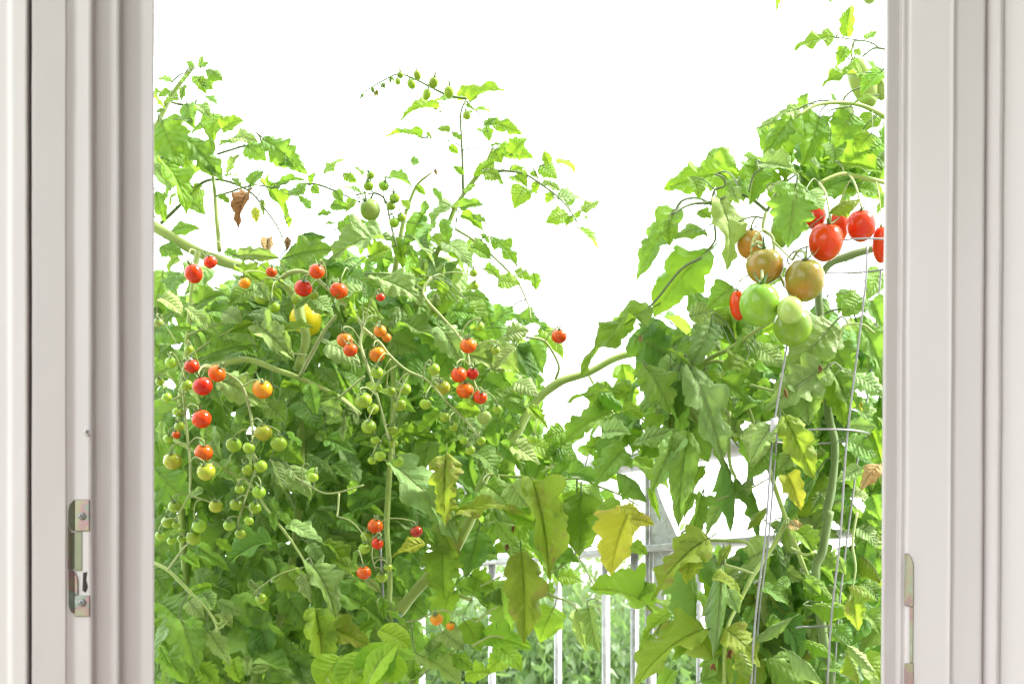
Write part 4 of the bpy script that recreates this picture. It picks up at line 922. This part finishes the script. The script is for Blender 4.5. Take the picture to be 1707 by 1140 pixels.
def add_tomato(px, py, wpx, hpx, col, key, Y, shape, upv):
    p = P(px, py, Y); rx = wpx / 2 * Y / F; rz = hpx / 2 * Y / F
    up = upv.normalized(); rot = up.to_track_quat('Z', 'Y').to_matrix() @ Matrix.Rotation(tr_.uniform(0, 6.28), 3, 'Z')
    o = ppart(key, 'tomato', TMESH[shape], TM[col])
    o.matrix_basis = Matrix.Translation(p) @ rot.to_4x4() @ Matrix.Diagonal((rx, rx, rz, 1))
    zt = .84 if shape == 'round' else .9
    k = rx * (1.0 if shape == 'round' else .8) * (.95 if wpx > 24 else 1.25)
    c = obj('calyx', tr_.choice(CAL), M['calyx'], o)
    wm = Matrix.Translation(p + rot @ Vector((0, 0, rz * zt))) @ rot.to_4x4() @ Matrix.Diagonal((k, k, k, 1))
    c.matrix_parent_inverse = o.matrix_basis.inverted(); c.matrix_basis = wm
    # stalk to the nearest truss, otherwise up into the leaves
    a = p + rot @ Vector((0, 0, rz * zt)); q = nearest(key, a + Vector((0, .01, .01)), .075)
    if q is None or (q - a).length < .004: q = a + Vector((tr_.uniform(-.012, .012), .02, .025))
    mid_ = (a + q) / 2 + up * min(.012, (q - a).length * .35)
    vv, ff = tube_vf(catmull([a, a + up * min(.008, (q - a).length * .3), mid_, q], 4), [max(.0009, rx * .075)] * 13, 5)
    s = obj('stalk', mesh('stalk', vv, ff), M['truss'], o); s.matrix_parent_inverse = o.matrix_basis.inverted()
for blk, big in ((TOMS, False), (BIG, True)):
    for line in blk.strip().splitlines():
        rg, rest = line.split(' ', 1); s_ = REG[rg][2]
        for ent in rest.split(';'):
            nums, col = ent.split(); nums = [float(v) for v in nums.split(',')]
            px, py = T(rg, nums[0], nums[1]); wp = nums[2] / s_; hp = (nums[3] if len(nums) > 3 else nums[2] * .96) / s_
            key = rgn_plant(px, py)
            if rg == 'e' and nums[0] == 947: key = 'B'
            if big:
                Y = DEPTH.get((nums[0], nums[1]), 1.94); up = Vector((tr_.uniform(-.2, .2), tr_.uniform(-.5, -.1), 1)); shape = 'plum'
                if nums[0] == 712: up = Vector((.15, .75, .65))
                if nums[0] == 1012: up = Vector((-.45, -.1, 1))
                if col == 'yel': shape = 'lobed'; up = Vector((.5, .2, 1))
            else:
                Y = {'A': 1.995, 'B': 2.01, 'C': 1.9}[key] + tr_.uniform(-.02, .02)
                if py < 400: Y = 2.14
                if (rg, nums[0]) in (('d', 577), ('d', 450), ('d', 530), ('d', 590), ('d', 700), ('d', 778), ('f', 918), ('g', 452)): Y += .07
                if (rg, nums[0]) == ('e', 947): Y = 2.02
                up = Vector((tr_.gauss(0, .3), tr_.uniform(-1.1, -.1), 1)); shape = 'plum' if (rg == 'c' and len(nums) > 3 and nums[2] < 60) else 'round'
            add_tomato(px, py, wp, hp, col, key, Y, shape, up)
# buds and dry flowers at the tip of the top truss
bm_ = leaf_mesh('petal', 99, teeth=3, amp=.1, bend=.6, fold=.3, NV=6, NU=4, stalk=.1)
for reg_, x, y, cl, n_ in (('c', 138, 200, 'y', 4), ('c', 76, 214, 'p', 3), ('c', 118, 188, 'p', 3), ('c', 172, 165, 'p', 4), ('c', 205, 140, 'g', 4), ('c', 415, 575, 't', 4), ('q', 95, 840, 't', 4), ('q', 690, 1060, 't', 4), ('u', 650, 40, 'b', 4), ('u', 920, 270, 'y', 4), ('v', 530, 1010, 'b', 4), ('g', 770, 350, 'b', 3), ('g', 738, 440, 'b', 3), ('v', 640, 920, 'b', 4)):
    px, py = T(reg_, x, y); key = rgn_plant(px, py); Y = 2.15 if reg_ == 'c' else (1.86 if key == 'C' else 2.08)
    for i in range(n_):
        b0 = P(px, py, Y); d = Vector((tr_.uniform(-.5, .5), tr_.uniform(-.6, .2), -1)).normalized() * tr_.uniform(.008, .014)
        o = ppart(key, 'petal', bm_, LM[cl]); o.matrix_basis = leaf_matrix(b0, b0 + d, .005, tr_.uniform(-2, 2))

# ------------------------------------------------------------------ wire cage round the right plant, stake and tie at the middle plant
cg = empty('tomato_cage', (X(1385, 1.93), 1.93, .29)); tag(cg, 'thin steel wire cage around the plum tomato plant', 'plant cage')
def cpart(name, path, r, parent=cg, mat=M['steel'], sides=8):
    vv, ff = tube_vf(path, [r] * len(path), sides); o = obj(name, mesh(name, vv, ff), mat, parent)
    if parent is cg: o.matrix_parent_inverse = Matrix.Translation(-cg.location)
    return o
def wire(pts, name='leg', r=.0014): return cpart(name, catmull(pts, 6), r)
def ring(pxc, py, Yc, rad, name='ring', sq=.95):
    c = P(pxc, py, Yc); n = 40
    pth = [c + Vector((rad * math.cos(2 * math.pi * k / n), rad * sq * math.sin(2 * math.pi * k / n), 0)) for k in range(n + 1)]
    return cpart(name, pth, .0013)
legs = []
r1 = ring(1424, 428, 1.90, .088)
r2 = ring(1362, 728, 1.90, .068)
wire([P(1326, 1046, 1.90), P(1340, 1044, 1.90), P(1356, 1044, 1.90), P(1386, 1043, 1.857)], 'crossbar')
wire([P(1334, 440, 1.86), P(1308, 600, 1.855), P(1288, 730, 1.85), P(1276, 890, 1.85), P(1252, 1140, 1.85), Vector((X(1235, 1.87), 1.87, .28))])
wire([P(1344, 440, 1.93), P(1313, 600, 1.93), P(1295, 730, 1.925), P(1282, 890, 1.92), P(1258, 1140, 1.92), Vector((X(1248, 1.93), 1.93, .28))])
wire([P(1446, 408, 1.82), P(1441, 490, 1.82), P(1412, 730, 1.845), P(1401, 890, 1.85), P(1379, 1140, 1.86), Vector((X(1360, 1.88), 1.88, .28))])
wire([P(1470, 432, 1.97), P(1455, 600, 1.97), P(1425, 800, 1.96), P(1390, 1140, 1.95), Vector((X(1380, 1.95), 1.95, .28))])
cpart('sleeve', [P(1291, 698, 1.848), P(1290, 712, 1.848), P(1288.5, 728, 1.848)], .0052, mat=M['sleeve'], sides=12)
st = empty('plant_stake', (X(640, 2.2), 2.2, .29)); tag(st, 'thin steel stake beside the tied tomato stem', 'plant stake')
vv, ff = tube_vf([Vector((X(644, 2.17), 2.17, .29)), P(640, 1020, 2.17), P(637, 960, 2.17), P(634, 900, 2.17)], [.0016] * 4, 8)
o = obj('rod', mesh('rod', vv, ff), M['steel'], st); o.matrix_parent_inverse = Matrix.Translation(-st.location)
vv, ff = tube_vf([P(634, 900, 2.17) + Vector((0, 0, .0003)), P(633.6, 893, 2.17)], [.0026, .0022], 10)
o = obj('end_cap', mesh('cap', vv, ff), M['sleeve'], st); o.matrix_parent_inverse = Matrix.Translation(-st.location)
pt = P(653, 1027, 2.125)
n = 32; vs, fs = [], []
for zz, rr in ((-.0065, .0138), (.0065, .0138), (.0065, .0126), (-.0065, .0126)):
    for k in range(n): vs.append((rr * 1.05 * math.cos(2 * math.pi * k / n), rr * .95 * math.sin(2 * math.pi * k / n), zz + .0015 * math.sin(2 * math.pi * k / n)))
for i in range(4):
    for k in range(n): fs.append((i * n + k, i * n + (k + 1) % n, ((i + 1) % 4) * n + (k + 1) % n, ((i + 1) % 4) * n + k))
tie = obj('plant_tie', mesh('tie', vs, fs), M['tie']); tie.location = pt; tie.rotation_euler = (.1, .1, 0)
tag(tie, 'dark green plastic band tying the middle tomato stems together', 'plant tie')

# ------------------------------------------------------------------ trees below the balcony
def tree_leaf_mat(name, col, trans):
    m, nt, o = newmat(name); geo = nt.nodes.new('ShaderNodeNewGeometry')
    n = noise_n(nt, 1.1, geo.outputs['Position'], 3); n2 = noise_n(nt, 9, geo.outputs['Position'], 2)
    f = math_n(nt, 'ADD', math_n(nt, 'MULTIPLY', n, .5), math_n(nt, 'MULTIPLY', n2, .5))
    c = ramp(nt, f, [(.3, tuple(x * .65 for x in col)), (.7, tuple(x * 1.3 for x in col))])
    p = principled(nt, o, Base_Color=c, Roughness=.5)
    tl = nt.nodes.new('ShaderNodeBsdfTranslucent'); tl.inputs[0].default_value = (*trans, 1)
    mx = nt.nodes.new('ShaderNodeMixShader'); mx.inputs[0].default_value = .4
    nt.links.new(p.outputs[0], mx.inputs[1]); nt.links.new(tl.outputs[0], mx.inputs[2]); nt.links.new(mx.outputs[0], o.inputs[0]); return m
TLM = [tree_leaf_mat('tree_leaves_a', (.115, .195, .065), (.2, .33, .08)), tree_leaf_mat('tree_leaves_b', (.09, .165, .055), (.16, .29, .065)), tree_leaf_mat('tree_leaves_c', (.145, .21, .075), (.24, .34, .09))]
def crown_mesh(seed, rx, rz, nclump=190, per=150):
    g = np.random.default_rng(seed); Vs = []
    dirs = g.normal(size=(nclump, 3)); dirs /= np.linalg.norm(dirs, axis=1)[:, None]
    rad = g.uniform(.35, 1.0, nclump) ** .5
    cen = dirs * rad[:, None] * np.array([rx, rx, rz])
    for c in cen:
        m_ = per; q = g.normal(size=(m_, 3)) * np.array([.30, .30, .26])
        base = c + q
        d = np.stack([q[:, 0] * .9 + g.normal(size=m_) * .35, q[:, 1] * .9 + g.normal(size=m_) * .35, g.normal(size=m_) * .4 - .55], 1)
        d /= np.linalg.norm(d, axis=1)[:, None]
        s = np.cross(d, g.normal(size=(m_, 3))); s /= np.linalg.norm(s, axis=1)[:, None]
        L = g.uniform(.10, .20, m_)[:, None]; W = L * .19
        Vs.append(np.stack([base, base + d * L * .45 + s * W, base + d * L, base + d * L * .45 - s * W], 1).reshape(-1, 3))
    V = np.vstack(Vs); n = len(V) // 4
    me = bpy.data.meshes.new('crown'); me.vertices.add(len(V)); me.vertices.foreach_set('co', V.astype(np.float32).ravel())
    me.loops.add(n * 4); me.loops.foreach_set('vertex_index', np.arange(n * 4, dtype=np.int32)); me.polygons.add(n)
    me.polygons.foreach_set('loop_start', np.arange(0, n * 4, 4, dtype=np.int32)); me.update(); me.validate(); return me, cen
CR = [crown_mesh(i, 1.9, 2.6) for i in range(3)]
tree_labels = {}
def tree(px, D, top_py, ci, mi, label, s=1.0, rot=0.):
    x = X(px, D); top = Z(top_py, D); t = empty('leafy_tree', (x, D, GROUND)); tag(t, label, 'tree', 'trees below the balcony')
    me, cen = CR[ci]; zc = top - 2.75 * s
    o = obj('crown', me, TLM[mi], t); o.location = (0, 0, zc - GROUND); o.scale = (s, s, s); o.rotation_euler = (0, 0, rot)
    vs, fs = [], []
    vv, ff = tube_vf(catmull([Vector((0, 0, -.05)), Vector((.05, .03, 1.2)), Vector((-.04, 0, zc - GROUND - 1)), Vector((.02, 0, zc - GROUND + 1.6 * s))], 4), [.19 - .16 * i / 12 for i in range(13)], 9)
    vs += vv; fs += ff
    rt = Matrix.Rotation(rot, 3, 'Z')
    for k in range(0, len(cen), 9):
        e = rt @ Vector(cen[k]) * s + Vector((0, 0, zc - GROUND)); b0 = Vector((0, 0, max(1.5, e.z - 1.1 - .3 * abs(e.x))))
        vv, ff = tube_vf(catmull([b0, b0.lerp(e, .5) + Vector((0, 0, -.12)), e], 3), [.05 - .006 * i for i in range(7)], 5); o_ = len(vs)
        vs += vv; fs += [tuple(i + o_ for i in f) for f in ff]
    obj('trunk', mesh('trunk', vs, fs), M['bark'], t)
for px, D, tp, ci, mi, lab, s, rot in (
    (330, 13.5, 925, 0, 0, 'pale leafy tree glimpsed at the far left below the tomato bush', 1.0, .3),
    (640, 15, 925, 1, 1, 'leafy tree glimpsed under the middle tomato plant', 1.05, 1.4),
    (880, 14, 915, 2, 0, 'feathery green tree behind the left balusters of the railing', 1.0, 2.2),
    (1060, 16.5, 915, 0, 2, 'light green tree directly behind the railing post', 1.05, 4.0),
    (1250, 14.5, 925, 1, 0, 'leafy tree behind the railing left of the wire cage', 1.0, 5.2),
    (1480, 16, 950, 2, 1, 'leafy tree mostly hidden behind the plum tomato plant', 1.0, .9),
    (960, 24, 925, 1, 2, 'distant pale tree between the two tomato groups', 1.3, 3.0),
    (480, 23, 935, 2, 2, 'distant pale tree behind the left tomato bush', 1.3, 1.9),
    (1290, 25, 930, 0, 1, 'distant tree behind the right end of the railing', 1.3, 2.6),
    (730, 23, 930, 0, 0, 'distant tree behind the tied tomato stem', 1.3, .1)):
    tree(px, D, tp, ci, mi, lab, s, rot)
